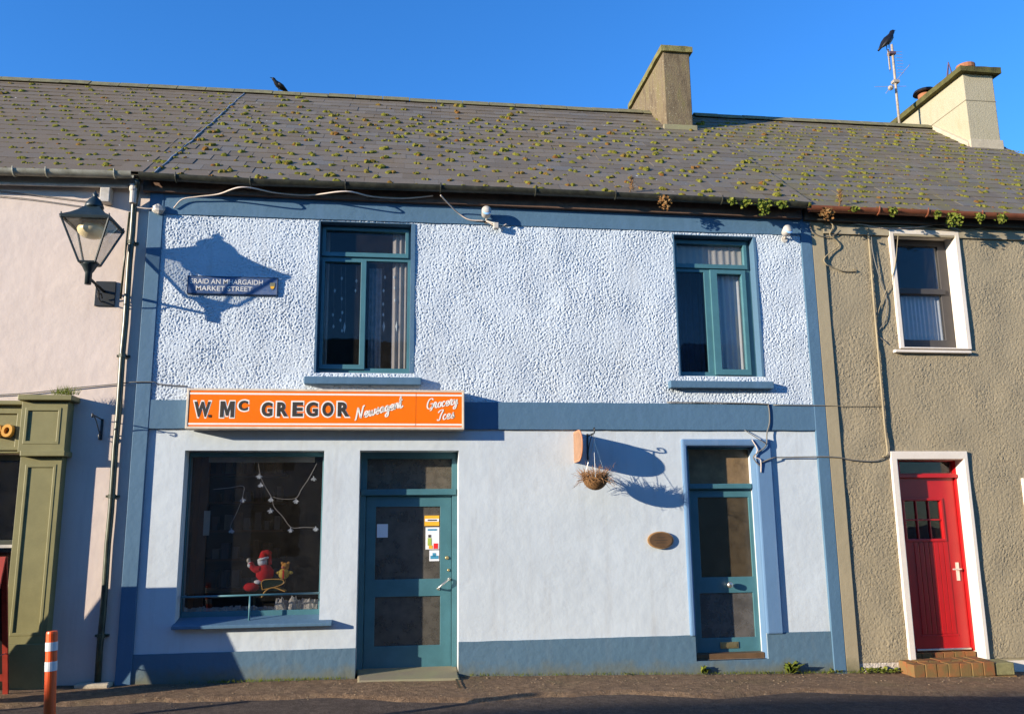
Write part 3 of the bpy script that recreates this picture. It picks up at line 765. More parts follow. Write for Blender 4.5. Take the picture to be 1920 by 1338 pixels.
# threshold ramp
r = rect(684, 1249, 856, 1268, .0); t0 = un(760, 1251, .27)[1]
m = MB().hexa([(D1[0]-.02,-.24,gz(D1[0],-.24)-.05),(D1[1]+.02,-.24,gz(D1[1],-.24)-.05),(D1[1]-.004,.35,-.1),(D1[0]+.004,.35,-.1),
               (D1[0]+.05,-.20,gz(D1[0],-.2)+.03),(D1[1]-.01,-.22,gz(D1[1],-.2)+.03),(D1[1]-.004,.35,t0+.005),(D1[0]+.004,.35,t0+.005)])
m.build('threshold', 'concrete', d1, bevel=.012)
# right-hand door
q = .18
d2 = door(blue, 'door', D2, rect(1292, 919, 1438, 1223, q), [rect(1308, 932, 1412, 1080, q), rect(1312, 1112, 1417, 1193, q)],
          rect(1287, 907, 1432, 915, .11), rect(1289, 842, 1425, 906, q), .18, 'teal', ['obscure_b', 'obscure_g'], 'obscure_t')
MB().box(D2[0], D2[1], .30, .34, D2[2]-.1, D2[3]).build('room', 'dark', blue)
r = rect(1302, 1224, 1439, 1233, .15); MB().box(D2[0]+.01, D2[1]-.01, .06, .26, D2[2]-.02, r[3]).build('threshold', 'wood', d2, bevel=.005)
MB().lathe([(.014, 0), (.014, .03), (.032, .045), (.038, .065), (.032, .085), (.010, .092)], P3(1365, 1095, .18), 16, Matrix.Rotation(R(90), 3, 'X')).build('door_knob', 'steel', d2, smooth=True)
r = rect(1350, 1203, 1385, 1214, q); lp = MB().box(r[0], r[1], .170, .181, r[2], r[3]).build('letter_plate', 'brass', d2, bevel=.003)
MB().box(r[0]+.02, r[1]-.02, .165, .170, r[2]+.015, r[3]-.018).build('flap', 'brass', lp, bevel=.002)
# chimney on the blue roof
def chimney(house, xa, xb, yf, yb, zb_, zt, mat, cap_over, cap_h, capmat, taper=.0):
    m = MB().hexa([(xa,yf,zb_),(xb,yf,zb_),(xb,yb,zb_),(xa,yb,zb_),(xa+taper,yf+taper,zt),(xb-taper,yf+taper,zt),(xb-taper,yb-taper,zt),(xa+taper,yb-taper,zt)])
    c = m.build('chimney', mat, house, bevel=.012)
    k = MB(); nx, ny = 8, 16; o = cap_over
    for z in (zt-.003, zt+cap_h):
        for j in range(ny+1):
            for i in range(nx+1):
                x = lerp(xa-o, xb+o, i/nx); y = lerp(yf-o, yb+o, j/ny)
                e = .022*mnoise.noise(Vector((x*6, y*6, z*3)))
                k.v.append((x+e, y+e, z+(e*1.3 if z > zt else 0)))
    S_ = (nx+1)*(ny+1)
    for j in range(ny):
        for i in range(nx):
            a = j*(nx+1)+i; k.f.append((a+S_, a+1+S_, a+nx+2+S_, a+nx+1+S_)); k.f.append((a+nx+1, a+nx+2, a+1, a))
    for i in range(nx): k.f.append((i, i+1, i+1+S_, i+S_)); b0 = ny*(nx+1); k.f.append((b0+i+1, b0+i, b0+i+S_, b0+i+1+S_))
    for j in range(ny): a = j*(nx+1); b0 = a+nx+1; k.f.append((b0, a, a+S_, b0+S_)); a2 = a+nx; b2 = b0+nx; k.f.append((a2, b2, b2+S_, a2+S_))
    k.build('cap', capmat, c, smooth=False)
    return c
yf = 2.92
ca = un(1250, 240, yf); cb = un(1299, 243, yf); zt = (un(1241, 101, yf)[1]+un(1297, 97, yf)[1])/2
chA = chimney(blue, ca[0], cb[0]+.01, yf, 5.0, ca[1]-.5, zt, 'chimney_a', .05, .10, 'capmoss', .0)
for i in range(26):
    pass
fl = MB(); fl.box(ca[0]-.06, cb[0]+.07, yf-.05, yf+.02, ca[1]-.05, ca[1]+.05); fl.build('flashing', 'concrete', chA, bevel=.01)

# ================================================================== the olive house
olive = thing('terraced_house', 'olive roughcast house with white surrounds and red front door', 'house', (7.8, 0, -.15))
QO = (PR[1]+.001, un(1567, 740)[0])
OW = rect(1672, 440, 1810, 653); OD = rect(1679, 861, 1845, 1238); OW2 = [un(1922, 905)[0], un(1922, 905)[0]+1.1, un(1915, 1110)[1], un(1916, 905)[1]]
zbase = un(1640, 1243)[1]
MB().plate([XBO+.001, XEND-.02, -.7, 5.60], [[o[0]-.02, o[1]+.02, o[2]-.02, o[3]+.02] for o in (OW, OD, OW2)], .002, .4).build('wall', 'quoin', olive)
SW = rect(1663, 431, 1819, 656); SD = rect(1666, 846, 1853, 1237); SW2 = [OW2[0]-.06, OW2[1]+.06, OW2[2]-.02, OW2[3]+.06]
roughcast('roughcast', 'olive', olive, [QO[1]-.004, 8.9, zbase, 5.56], [[SW[0]+.01, SW[1]-.01, SW[2]+.01, SW[3]-.01], [SD[0]+.01, SD[1]-.01, SD[2]-1, SD[3]-.01], [SW2[0]+.01, SW2[1]-.01, SW2[2]+.01, SW2[3]-.01]], -.004, .0048, .036, .0098, 11, .35)
MB().box(QO[0], QO[1], -.034, .05, -.5, 5.56).build('quoin', 'quoin', olive, bevel=.006)
MB().box(QO[1], SD[0], -.008, .05, -.5, zbase+.01).build('base_course', 'whiterough', olive)
for s, o in ((SW, OW), (SD, OD), (SW2, OW2)):
    MB().plate(s, [o], -.044, .30).build('surround', 'white', olive, bevel=.008)
H1, H2 = rect(1677, 460, 1765, 542, .17), rect(1687, 553, 1774, 638, .17)
ow = window(olive, OW, [H1, H2], [], .165, 'charcoal', 'glass', .14)
r = rect(1683, 540, 1778, 552, .13); MB().box(H1[0]-.05, H1[1]+.03, .135, .164, r[2], r[3]).build('meeting_rail', 'charcoal', ow, bevel=.003)
sill(ow, rect(1679, 653, 1823, 662, -.07), -.07, .17, mat='white')
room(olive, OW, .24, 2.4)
curtain(ow, OW[0], OW[1]+.05, OW[2], un(1730, 548, .3)[1], .243, 'net', .010, .06)
curtain(ow, un(1750, 500, .3)[0], OW[1]+.1, OW[2], OW[3], .29, 'net', .02, .05)
ow2 = window(olive, OW2, [[OW2[0]+.08, OW2[1]-.08, OW2[2]+.08, OW2[3]-.08]], [], .165, 'charcoal', 'glass', .14); room(olive, OW2, .24, 2.0)
# red door
q = .17
lf = rect(1684, 893, 1822, 1218, q); sw = rect(1695, 939, 1769, 1009, q)
pw, ph = (sw[1]-sw[0]-.036)/3, (sw[3]-sw[2]-.018)/2
lights = [[sw[0]+i*(pw+.018), sw[0]+i*(pw+.018)+pw, sw[2]+j*(ph+.018), sw[2]+j*(ph+.018)+ph] for i in range(3) for j in range(2)]
d3 = door(olive, 'door', OD, lf, lights, rect(1680, 889, 1790, 895, .11), rect(1683, 865, 1789, 887, q), q, 'red', ['glass'], 'glass', .135)
MB().plate([sw[0]-.035, sw[1]+.035, sw[2]-.035, sw[3]+.035], [[sw[0]-.004, sw[1]+.004, sw[2]-.004, sw[3]+.004]], q-.016, q+.001).build('window_moulding', 'red', d3, bevel=.006)
bz0, bz1 = un(1740, 1188, q)[1], un(1740, 1016, q)[1]; bx0, bx1 = lf[0]+.12, lf[1]-.17
for i in range(7):
    a = lerp(bx0, bx1, i/7); b = lerp(bx0, bx1, (i+1)/7)
    MB().box(a+.004, b-.004, q-.007, q+.001, bz0, bz1).build('board', 'red', d3, bevel=.003)
MB().box(bx0-.02, bx1+.02, q-.008, q+.001, bz0-.03, bz0-.012).build('moulding', 'red', d3, bevel=.003)
MB().box(lf[0]+.01, lf[1]-.02, q-.035, q, lf[2]+.01, lf[2]+.035).build('weather_bar', 'steel', d3, bevel=.006)
hx, hz = un(1795, 1069, q); hb = MB().box(hx-.02, hx+.02, q-.012, q, hz-.12, hz+.10); hb.tube([(hx, q-.01, hz+.02), (hx, q-.05, hz+.02), (hx-.09, q-.05, hz+.02)], .010, 8); hb.tube([(hx, q-.03, hz+.02), (hx+.04, q-.03, hz+.02)], .008, 6)
hb.build('lever_handle', 'steelbright', d3, bevel=.003)
MB().box(OD[0], OD[1], .26, .30, OD[2]-.2, OD[3]).build('room', 'dark', olive)
z0, z1 = un(1770, 1238, .1)[1]-.03, lf[2]-.004
for i in range(6):
    a = lerp(OD[0]+.02, OD[1]-.02, i/6); b = lerp(OD[0]+.02, OD[1]-.02, (i+1)/6)
    MB().box(a+.004, b-.004, .10, .24, z0, z1).build('brick', 'brick', d3, bevel=.005)
make_roof(olive, lambda v: XBO, lambda v: XEND, (5, 10.6), 1.0, lambda x, v: (1.0 if v < .93 else .3)*(.75+.25*math.sin(x*2.2)), 1.12, 800, .7)
make_gutter(olive, 'olive', 'gutter_brown', (1640, 1730, 1830), 0)
# second moss pass: thicker runs down the olive roof
for i in range(1):
    pass
fascia(olive, 'olive', 'fascia_dark', None, -.10, .09)
MB().box(QO[1], XEND-.05, -.04, .02, 5.33, 5.44).build('eaves_strip', 'white2', olive)
yf = 2.80
ca = un(1823, 275, yf); cb = un(1878, 276, yf); zt = (un(1806, 141, yf)[1]+un(1860, 139, yf)[1])/2
chB = chimney(olive, ca[0]-.02, cb[0], yf, 5.4, ca[1]-.6, zt, 'chimney_b', .10, .10, 'capmoss2', .0)
zj = (un(1812, 188, yf)[1]); MB().plate([ca[0]-.027, cb[0]+.007, zj-.006, zj+.006], [], yf-.006, 5.3).build('render_joint', 'joint', chB)
fl = MB(); fl.box(ca[0]-.05, cb[0]+.02, yf-.04, yf+.02, ca[1]-.12, un(1823, 262, yf)[1]); fl.build('flashing', 'concrete2', chB, bevel=.01)
fl = MB()
aa, bb = RP(ca[0]-.03, (yf-YE)/(YR-YE), .0)[0], RP(ca[0]-.03, .97, .0)[0]
fl.hexa([(aa.x-.05,aa.y,aa.z-.05),(aa.x+.02,aa.y,aa.z-.05),(bb.x+.02,bb.y,bb.z-.05),(bb.x-.05,bb.y,bb.z-.05),(aa.x-.05,aa.y,aa.z+.10),(aa.x+.02,aa.y,aa.z+.12),(bb.x+.02,bb.y,bb.z+.12),(bb.x-.05,bb.y,bb.z+.10)])
fl.build('flashing', 'concrete2', chB, bevel=.01)
def pot(x, y, z, r, h, mat, parent): return MB().lathe([(r, 0), (r*.92, h*.7), (r*1.08, h*.75), (r*1.08, h), (r*.8, h), (r*.8, h*.5)], (x, y, z), 16).build('chimney_pot', mat, parent, smooth=False)
xc = (ca[0]+cb[0])/2
pp = P3(1810, 124, 3.2); pot(pp.x, 3.2, zt+.08, .15, pp.z-zt-.08, 'terracotta', chB); pc = P3(1734, 178, 4.45); pot(pc.x, 4.45, zt+.08, .12, pc.z-zt-.08, 'terracotta', chB)
MB().lathe([(.02, .02), (.22, .02), (.2, .07), (.05, .12)], (pc.x, 4.45, pc.z), 16).build('cowl', 'blackplastic', chB, smooth=False)
w_ = MB(); pg = P3(1778, 117, 3.75)
for a in range(4):
    t = a*math.pi/2; w_.tube([(pg.x+.15*math.cos(t), 3.75+.15*math.sin(t), zt+.09), (pg.x, 3.75, pg.z)], .010, 5)
w_.build('bird_guard', 'rustwire', chB)

MB().box(SD[1]+.001, 8.9, -.012, .05, -.7, zbase-.02).build('base_course', 'white', olive)
# brick doorstep
step = thing('brick_doorstep', 'orange brick doorstep with a mossy stone end below the red door', 'step', (6.3, -.16, gz(6.3, -.16)))
yf = -.31; xa = un(1714, 1262, yf)[0]; xb_ = un(1867, 1262, yf)[0]; xe = un(1906, 1258, yf)[0]; zt = un(1790, 1243, yf)[1]; zm = un(1790, 1269, yf)[1]
nb = 7
for i in range(nb):
    a, b = lerp(xa, xb_, i/nb), lerp(xa, xb_, (i+1)/nb); dz = random.uniform(-.004, .004)
    MB().box(a+.003, b-.003, yf+random.uniform(-.004, .004), -.16, zm+.003, zt+dz).build('brick', 'brick', step, bevel=.007)
    MB().box(a+.003, b-.003, -.157, .06, zm+.003, zt+.012+dz).build('brick', 'brick', step, bevel=.007)
for i in range(8):
    a, b = lerp(xa, xe, i/8), lerp(xa, xe, (i+1)/8)
    MB().box(a+.003, b-.003, yf-.012+random.uniform(-.004, .004), .04, gz(b, yf)-.04, zm-.003).build('brick', 'brick', step, bevel=.007)
MB().box(xb_+.012, xe-.01, yf+.01, -.02, zm+.001, zt-.012).build('stone_block', 'mossblock', step, bevel=.012)
MB().box(xa+.01, xb_-.004, yf+.012, .05, zm-.01, zt-.012).build('mortar_bed', 'concrete', step)

# ================================================================== the pink house with the green shopfront
pink = thing('terraced_house', 'pale pink rendered house with an olive green shopfront', 'house', (-5.5, 0, .08))
PW = [-6.4, un(33, 1000)[0], .75, un(20, 851)[1]]
MB().plate([-10, XPB-.001, -.5, 5.74], [PW], .002, .4).build('wall', 'pink', pink)
make_roof(pink, lambda v: -10.2, xl_pb, (-7.6, -2.7), .95, lambda x, v: (1.0 if v < .8 else .8), 1.05, 260, .7)
make_gutter(pink, 'pink', 'gutter_cream', (25, 87, 215), 0)
fascia(pink, 'pink', 'fascia_cream', None, -.11, .07)
fz = un(120, 348, -.09)[1]; fb = MB(); fb.tube([(-9, -.09, fz+.06), P3(0, 344, -.09), P3(240, 350, -.09)], .022, 8); fb.build('conduit', 'whiteworn', pink, smooth=True)
YP, YC = -.13, -.19
sf = MB()
S1 = rect(37, 856, 117, 862, YP); xr = un(116, 870, YP)[0]; xl = un(37, 870, YP)[0]; zt = un(80, 856, YP)[1]
pz = [un(100, 880, YP)[0]]
shop = MB().plate([-6.6, xl-.005, un(20, 849, -.08)[1], un(20, 752, -.08)[1]], [], -.08, .05).build('shopfront', 'green', pink, bevel=.005)
# pilaster shaft with a sunk panel
pa_ = [un(48, 870, YP)[0], un(107, 870, YP)[0], 0, un(80, 868, YP)[1]]; zl = un(17, 1198, YP)[1]
pil = MB().plate([xl, xr, -.4, zt], [[pa_[0]+.02, pa_[1]-.02, zl+.05, pa_[3]-.03]], YP, .02).build('pilaster', 'green', shop, bevel=.004)
MB().plate([xl+.01, xr-.01, zl, zt-.02], [], YP+.009, .015).build('panel', 'green', pil)
MB().plate([pa_[0], pa_[1], zl+.03, pa_[3]-.01], [[pa_[0]+.035, pa_[1]-.035, zl+.065, pa_[3]-.045]], YP-.005, YP+.012).build('panel_moulding', 'green', pil, bevel=.006)
MB().box(xl-.012, xr+.012, YP-.03, .02, -.4, zl-.05).build('pilaster_base', 'green', pil, bevel=.006)
# capital block with its own panel
cr = rect(40, 757, 119, 846, YC); ci = rect(47, 763, 109, 832, YC)
cap = MB().plate([cr[0], cr[1], un(80, 847, YC)[1], un(80, 752, YC)[1]], [[ci[0]+.02, ci[1]-.02, ci[2]+.02, ci[3]-.02]], YC+.02, .02).build('capital', 'green', shop, bevel=.004)
MB().plate([ci[0], ci[1], ci[2], ci[3]], [], YC+.031, .015).build('panel', 'green', cap)
MB().plate([ci[0]-.0, ci[1], ci[2], ci[3]], [[ci[0]+.035, ci[1]-.035, ci[2]+.035, ci[3]-.035]], YC+.014, YC+.035).build('panel_moulding', 'green', cap, bevel=.006)
c1 = rect(33, 739, 135, 750, YC-.05); MB().box(c1[0], c1[1], YC-.05, .02, c1[2], c1[3]).build('cornice', 'green', cap, bevel=.01)
c2 = rect(38, 846, 122, 853, YC-.01); MB().box(c2[0], c2[1], YC-.02, .02, c2[2]-.01, c2[3]+.01).build('cornice', 'green', cap, bevel=.008)
fr_ = rect(-60, 772, 33, 844, -.08); MB().plate([-6.5, fr_[1]+.02, fr_[2], fr_[3]+.03], [[-6.4, fr_[1]-.03, fr_[2]+.04, fr_[3]-.02]], -.105, -.07).build('fascia_moulding', 'green', shop, bevel=.006)
MB().box(-6.6, xl, -.15, .02, un(15, 759, -.12)[1], un(15, 751, -.12)[1]).build('cornice', 'green', shop, bevel=.01)
l = MB(); lx0 = un(-12, 818, -.09)[0]; lx1 = un(27, 818, -.09)[0]; put_text(l, 'eo', lx0, un(10, 820, -.09)[1], -.093, un(10, 796, -.09)[1]-un(10, 820, -.09)[1], lx1-lx0, offset=.02, shear=.12, extrude=.25)
l.build('lettering', 'gold', shop)
G1 = [PW[0]+.05, PW[1]-.03, un(15, 1012)[1], PW[3]-.06]; G2 = [PW[0]+.05, PW[1]-.03, PW[2]+.1, un(15, 1024)[1]]
pwf = MB().plate(PW, [G1, G2], .06, .14).build('window', 'charcoal2', pink, bevel=.004)
for gq in (G1, G2): pane(gq, .09, 'shopglass', pwf)
MB().box(-6.4, xl, -.05, .02, un(15, 1024)[1]-.012, un(15, 1024)[1]+.02).build('transom_bar', 'whiteworn', pwf)
MB().box(-6.6, xl-.004, -.05, .02, -.4, PW[2]).build('stall_riser', 'green', shop, bevel=.005)
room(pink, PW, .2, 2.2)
# downpipe with hopper and clips
dp = MB(); yb = -.05
path = [P3(258, 338, -.20), P3(257, 352, -.12), P3(252, 385, yb), P3(238, 560, yb), P3(223, 740, yb), P3(207, 960, yb), P3(196, 1120, yb)]
xp = path[3].x; path = [path[0], path[1]] + [Vector((xp+.004*math.sin(i*2.1), yb, z)) for i, z in enumerate(np.linspace(path[2].z, gz(xp)+.05, 16))]
dpo = dp.tube(path, .034, 12).build('downpipe', 'pipe', pink, smooth=True)
for z in (path[3].z-.1, un(230, 668)[1], un(210, 930)[1], un(195, 1190)[1]):
    c = MB().lathe([(.042, -.02), (.042, .02)], (xp, yb, z), 12); c.box(xp-.07, xp+.07, -.03, .0, z-.012, z+.012); c.build('pipe_clip', 'pipe', dpo)
hp = MB().lathe([(.037, -.16), (.04, -.02), (.05, .0), (.05, .06), (.04, .06)], (xp+.005, -.12, path[1].z-.03), 12); hp.build('hopper', 'whiteworn', dpo)
wp = MB().tube([P3(243, 398, -.05), P3(226, 560, -.05)], .012, 8); wp.build('overflow_pipe', 'pipe', pink, smooth=True)
cb_ = MB().box(xp-.2, xp+.15, -.16, .01, -.2, gz(xp)+.05).build('concrete_block', 'concrete2', pink, bevel=.02)
# ================================================================== signs
YS = -.20
sr = rect(349, 728, 871, 805, YS)
zt_ = (un(352, 728, YS)[1]+un(868, 731, YS)[1])/2; zb_ = (un(347, 803, YS)[1]+un(871, 805, YS)[1])/2; x0 = un(349, 766, YS)[0]; x1 = un(870.5, 766, YS)[0]
sign = thing('shop_sign', 'long orange newsagent sign box above the shop window and door', 'sign', ((x0+x1)/2, -.1, zb_))
MB().box(x0, x1, YS+.012, -.02, zb_, zt_).build('box', 'cream', sign, bevel=.004)
ft = .026
MB().plate([x0, x1, zb_, zt_], [[x0+ft, x1-ft, zb_+ft, zt_-ft]], YS-.006, YS+.014).build('frame', 'cream', sign, bevel=.004)
xj = un(780, 766, YS)[0]
for a, b in ((x0+ft, xj-.002), (xj+.002, x1-ft)): MB().box(a, b, YS, YS+.012, zb_+ft, zt_-ft).build('face_panel', 'orange', sign)
for py in (738, 794):
    for a, b in ((x0+ft+.002, xj-.004), (xj+.004, x1-ft-.002)):
        z = un(600, py+1, YS)[1]; MB().box(a, b, YS-.002, YS, z-.010, z+.010).build('white_line', 'whitepaint', sign)
BOLD = [('W', 362, 396, 782, 752), ('.', 390, 396, 782, 774), ('M', 412, 440, 782, 752), ('C', 446, 466, 770, 750), ('G', 489, 512, 781, 753), ('R', 518, 541, 781, 753), ('E', 547, 569, 781, 753), ('G', 573, 597, 781, 753), ('O', 603, 626, 781, 753), ('R', 632, 656, 781, 753)]
for ch, xa, xb, yb, yt in BOLD:
    X0, Z0 = un(xa, yb, YS); X1, Z1 = un(xb, yt, YS)
    if ch == '.':
        MB().box(X0, X0+.03, YS-.006, YS-.004, Z0, Z0+.03).build('letter', 'ink', sign); continue
    if ch == 'M':
        MP = [(0,0),(0,1),(.31,1),(.5,.45),(.69,1),(1,1),(1,0),(.74,0),(.74,.62),(.57,.1),(.43,.1),(.26,.62),(.26,0)]
        lt = MB().prism(MP, lambda u, v, d: (lerp(X0, X1, u), d, lerp(Z0, Z1, v)), YS-.0044, YS-.0028).build('letter', 'ink', sign, recalc=True)
        MQ = [(-.07,-.07),(-.07,1.07),(.36,1.07),(.5,.65),(.64,1.07),(1.07,1.07),(1.07,-.07),(.67,-.07),(.67,.35),(.6,.03),(.4,.03),(.33,.35),(.33,-.07)]
        MB().prism(MQ, lambda u, v, d: (lerp(X0, X1, u), d, lerp(Z0, Z1, v)), YS-.0020, YS-.0004).build('letter_outline', 'whitepaint', lt, recalc=True); continue
    put_text(back := MB(), ch, X0-.012, Z0-.012, YS-.0012, Z1-Z0+.024, X1-X0+.024, offset=.07, extrude=.0008)
    put_text(front := MB(), ch, X0+.004, Z0+.004, YS-.0036, Z1-Z0-.008, X1-X0-.008, offset=.042, extrude=.0008); lt = front.build('letter', 'ink', sign); back.build('letter_outline', 'whitepaint', lt)
STROKE = {
 'N': (.86, [[(0,0),(.1,.02),(.22,.6),(.3,.97)], [(.3,.97),(.42,.5),(.56,.03)], [(.56,.03),(.7,.7),(.8,1.0),(.92,.98)]]),
 'e': (.40, [[(0,.08),(.2,.22),(.32,.38),(.24,.5),(.1,.4),(.07,.15),(.2,0),(.42,.12)]]),
 'w': (.68, [[(0,.1),(.1,.48),(.11,.12),(.2,0),(.3,.12),(.36,.46),(.36,.12),(.45,0),(.58,.18),(.6,.48),(.72,.38)]]),
 's': (.36, [[(0,.06),(.15,.3),(.25,.56),(.24,.36),(.33,.14),(.2,0),(.05,.06)], [(.26,.03),(.4,.14)]]),
 'a': (.48, [[(.35,.42),(.22,.5),(.06,.3),(.1,.04),(.25,.1),(.37,.48),(.35,.1),(.5,.1)]]),
 'g': (.48, [[(.35,.42),(.22,.5),(.06,.3),(.1,.06),(.25,.12),(.37,.48),(.32,-.3),(.15,-.42),(.1,-.25),(.5,.1)]]),
 'n': (.46, [[(0,.1),(.08,.5),(.06,0)], [(.06,.02),(.15,.36),(.28,.5),(.34,.38),(.32,.06),(.48,.1)]]),
 't': (.40, [[(0,.1),(.16,.98),(.12,.1),(.2,0),(.38,.14)], [(0,.62),(.34,.66)]]),
 'G': (.70, [[(.62,.8),(.45,.98),(.2,.85),(.08,.45),(.15,.08),(.4,.0),(.56,.2),(.6,.46),(.38,.46)], [(.6,.46),(.55,-.1),(.38,-.2)]]),
 'r': (.40, [[(0,.1),(.1,.54),(.25,.46),(.2,.1),(.3,0),(.42,.1)]]),
 'o': (.40, [[(.2,.5),(.05,.3),(.1,.02),(.28,.05),(.33,.35),(.2,.5),(.42,.4)]]),
 'c': (.36, [[(.3,.42),(.18,.5),(.05,.25),(.12,.0),(.38,.12)]]),
 'y': (.44, [[(0,.4),(.08,.5),(.1,.15),(.2,.05),(.34,.48),(.28,-.3),(.12,-.42),(.08,-.25),(.46,.12)]]),
 'I': (.52, [[(.0,.75),(.2,.95),(.48,.95),(.3,.5),(.2,.05),(.05,0),(0,.12)]]) }
def script(mb, word, pa, pb, h, y, wd=.011, slant=.28):
    """joined brush lettering along the baseline from pixel pa to pixel pb"""
    a, b = P3(*pa, y), P3(*pb, y); tot = sum(STROKE[c][0] for c in word); d = (b-a); L = d.length; e = d/L; up = Vector((-e.z, 0, e.x))
    sx = L/tot; pen = 0
    for c in word:
        adv, strokes = STROKE[c]
        for st in strokes:
            pts = spline([a+e*((pen+u+v*slant*h/sx*.0)*sx+v*h*slant)+up*(v*h) for u, v in st], 5)
            o = len(mb.v); n_ = len(pts)
            for i, p in enumerate(pts):
                t_ = (pts[min(i+1, n_-1)]-pts[max(i-1, 0)]).normalized(); nn = Vector((-t_.z, 0, t_.x))*wd*(.55+.55*abs(t_.dot(up)))
                mb.v += [tuple(p+nn), tuple(p-nn)]
            for i in range(n_-1): mb.f.append((o+2*i, o+2*i+1, o+2*i+3, o+2*i+2))
        pen += adv
m = MB(); script(m, 'Newsagent', (665, 787), (756, 763), .13, YS-.0032, .0085); m.build('script_lettering', 'whitepaint', sign)
m = MB(); script(m, 'Grocery', (799, 767), (858, 757), .115, YS-.0032, .0075); m.build('script_lettering', 'whitepaint', sign)
m = MB(); script(m, 'Ices', (820, 788), (851, 783), .115, YS-.0032, .0075); m.build('script_lettering', 'whitepaint', sign)

# street name plate
yp = -.045; r = rect(352, 517, 520, 553, yp); r[2] = (un(352, 550, yp)[1]+un(519, 554, yp)[1])/2; r[3] = (un(353, 516, yp)[1]+un(520, 521, yp)[1])/2
plate_ = thing('street_name_plate', 'blue street name plate with white capitals on roughcast beside the lantern shadow', 'sign', ((r[0]+r[1])/2, -.02, r[2]))
MB().box(r[0], r[1], yp, -.01, r[2], r[3]).build('plate', 'plateblue', plate_, bevel=.003)
MB().plate(r, [[r[0]+.01, r[1]-.01, r[2]+.01, r[3]-.01]], yp-.003, yp+.002).build('rim', 'plateedge', plate_, bevel=.002)
hgt = r[3]-r[2]; l = MB()
put_text(l, 'SRAID AN MHARGAIDH', r[0]+.034, r[2]+hgt*.56, yp-.002, hgt*.28, (r[1]-r[0])*.80, offset=.012, extrude=.001)
put_text(l, 'MARKET STREET', r[0]+.10, r[2]+hgt*.18, yp-.002, hgt*.27, (r[1]-r[0])*.62, offset=.012, extrude=.001)
l.build('lettering', 'whitepaint', plate_)
sh = [(-.03, .045), (.03, .045), (.03, 0), (.018, -.03), (0, -.045), (-.018, -.03), (-.03, 0)]; cx, cz = r[1]-.06, r[2]+hgt*.5
MB().prism(sh, lambda u, v, d: (cx+u, d, cz+v), yp-.004, yp-.001).build('shield', 'brass', plate_, recalc=True)
MB().prism([(u*.7, v*.35-.015) for u, v in sh], lambda u, v, d: (cx+u, d, cz+v), yp-.006, yp-.004).build('shield_charge', 'yellowp', plate_, recalc=True)
# house plaque
xo, zo = un(1239, 1012, -.03); rx, rz = .158, .10
pq = thing('oval_plaque', 'oval brown wooden plaque on the pale wall beside the teal door', 'plaque', (xo, -.02, zo))
ov = lambda s_: [(rx*s_*math.cos(2*math.pi*i/40), rz*s_*math.sin(2*math.pi*i/40)) for i in range(40)]
MB().prism(ov(1), lambda u, v, d: (xo+u, d, zo+v), -.034, .0).build('backboard', 'wood2', pq, recalc=True, bevel=.006)
MB().prism(ov(.88), lambda u, v, d: (xo+u, d, zo+v), -.040, -.032).build('face', 'wood', pq, recalc=True, bevel=.003)
t_ = MB()
for i, (dz_, wdt) in enumerate(((.03, .10), (.0, .16), (-.03, .12))): t_.box(xo-wdt/2, xo+wdt/2, -.0415, -.0398, zo+dz_-.003, zo+dz_+.003)
t_.build('engraved_lines', 'ink', pq)
# projecting round-ended board
xb_, zc = un(1077, 836, 0); zh0, zh1 = un(1081, 865, -.22)[1], un(1083, 806, -.22)[1]; hh = (zh1-zh0)/2; zc = (zh0+zh1)/2; Lb = .46
pb = thing('projecting_board', 'round-ended board jutting edge-on from the wall beside the hanging basket', 'sign', (xb_, 0, zc))
poly = [(0, -hh), (Lb-hh*1.1, -hh)] + [(Lb-hh*1.1+1.1*hh*math.sin(t), -hh*math.cos(t)) for t in np.linspace(.12, math.pi-.12, 18)] + [(Lb-hh*1.1, hh), (0, hh)]
MB().prism(poly, lambda u, v, d: (d, -u, zc+v), xb_-.008, xb_+.008).build('board', 'copper', pb, recalc=True, bevel=.004)
MB().prism([(u*.93+.012, v*.86) for u, v in poly], lambda u, v, d: (d, -u, zc+v), xb_+.0085, xb_+.011).build('face_panel', 'boardface', pb, recalc=True)
MB().prism([(u*.93+.012, v*.86) for u, v in poly], lambda u, v, d: (d, -u, zc+v), xb_-.011, xb_-.0085).build('face_panel', 'boardface', pb, recalc=True)
# hanging basket and its bracket
Yb = -.34
hx, hz = un(1113, 817, Yb); bx, bz1 = un(1116, 895, Yb); bz0 = un(1116, 922, Yb)[1]; br = .145
bk = thing('basket_bracket', 'black scrolled wall bracket holding the hanging basket', 'bracket', (hx-.02, 0, hz))
m = MB().tube([(hx, 0, hz+.03), (hx, Yb-.03, hz+.03)], .009, 8); m.tube(spline([(hx, Yb-.03, hz+.03), (hx, Yb-.06, hz+.05), (hx, Yb-.05, hz+.09), (hx, Yb-.02, hz+.08), (hx, Yb-.03, hz+.055)], 5), .007, 6)
m.tube(spline([(hx, -.01, hz-.22), (hx, -.06, hz-.12), (hx, -.18, hz-.02), (hx, -.27, hz+.025)], 6), .005, 6)
m.build('arm', 'iron', bk, smooth=True); MB().box(hx-.01, hx+.01, -.012, .0, hz-.25, hz+.06).build('wall_plate', 'iron', bk, bevel=.003)
hb = thing('hanging_basket', 'coir hanging basket of withered brown stems on wires', 'basket', (bx, Yb, bz0))
prof = [(br*math.sin(t), -br*.98*math.cos(t)) for t in np.linspace(.05, math.pi/2, 9)] + [(br*.9, .0), (br*.6, -.02)]
bo = MB().lathe(prof, (bx, Yb, bz1-.0), 20).build('bowl', 'coir', hb, smooth=True)
ch = MB()
for a in (.3, 2.4, 4.5): ch.tube([(bx+br*math.cos(a), Yb+br*math.sin(a), bz1), (hx, Yb, hz-.05)], .0026, 5)
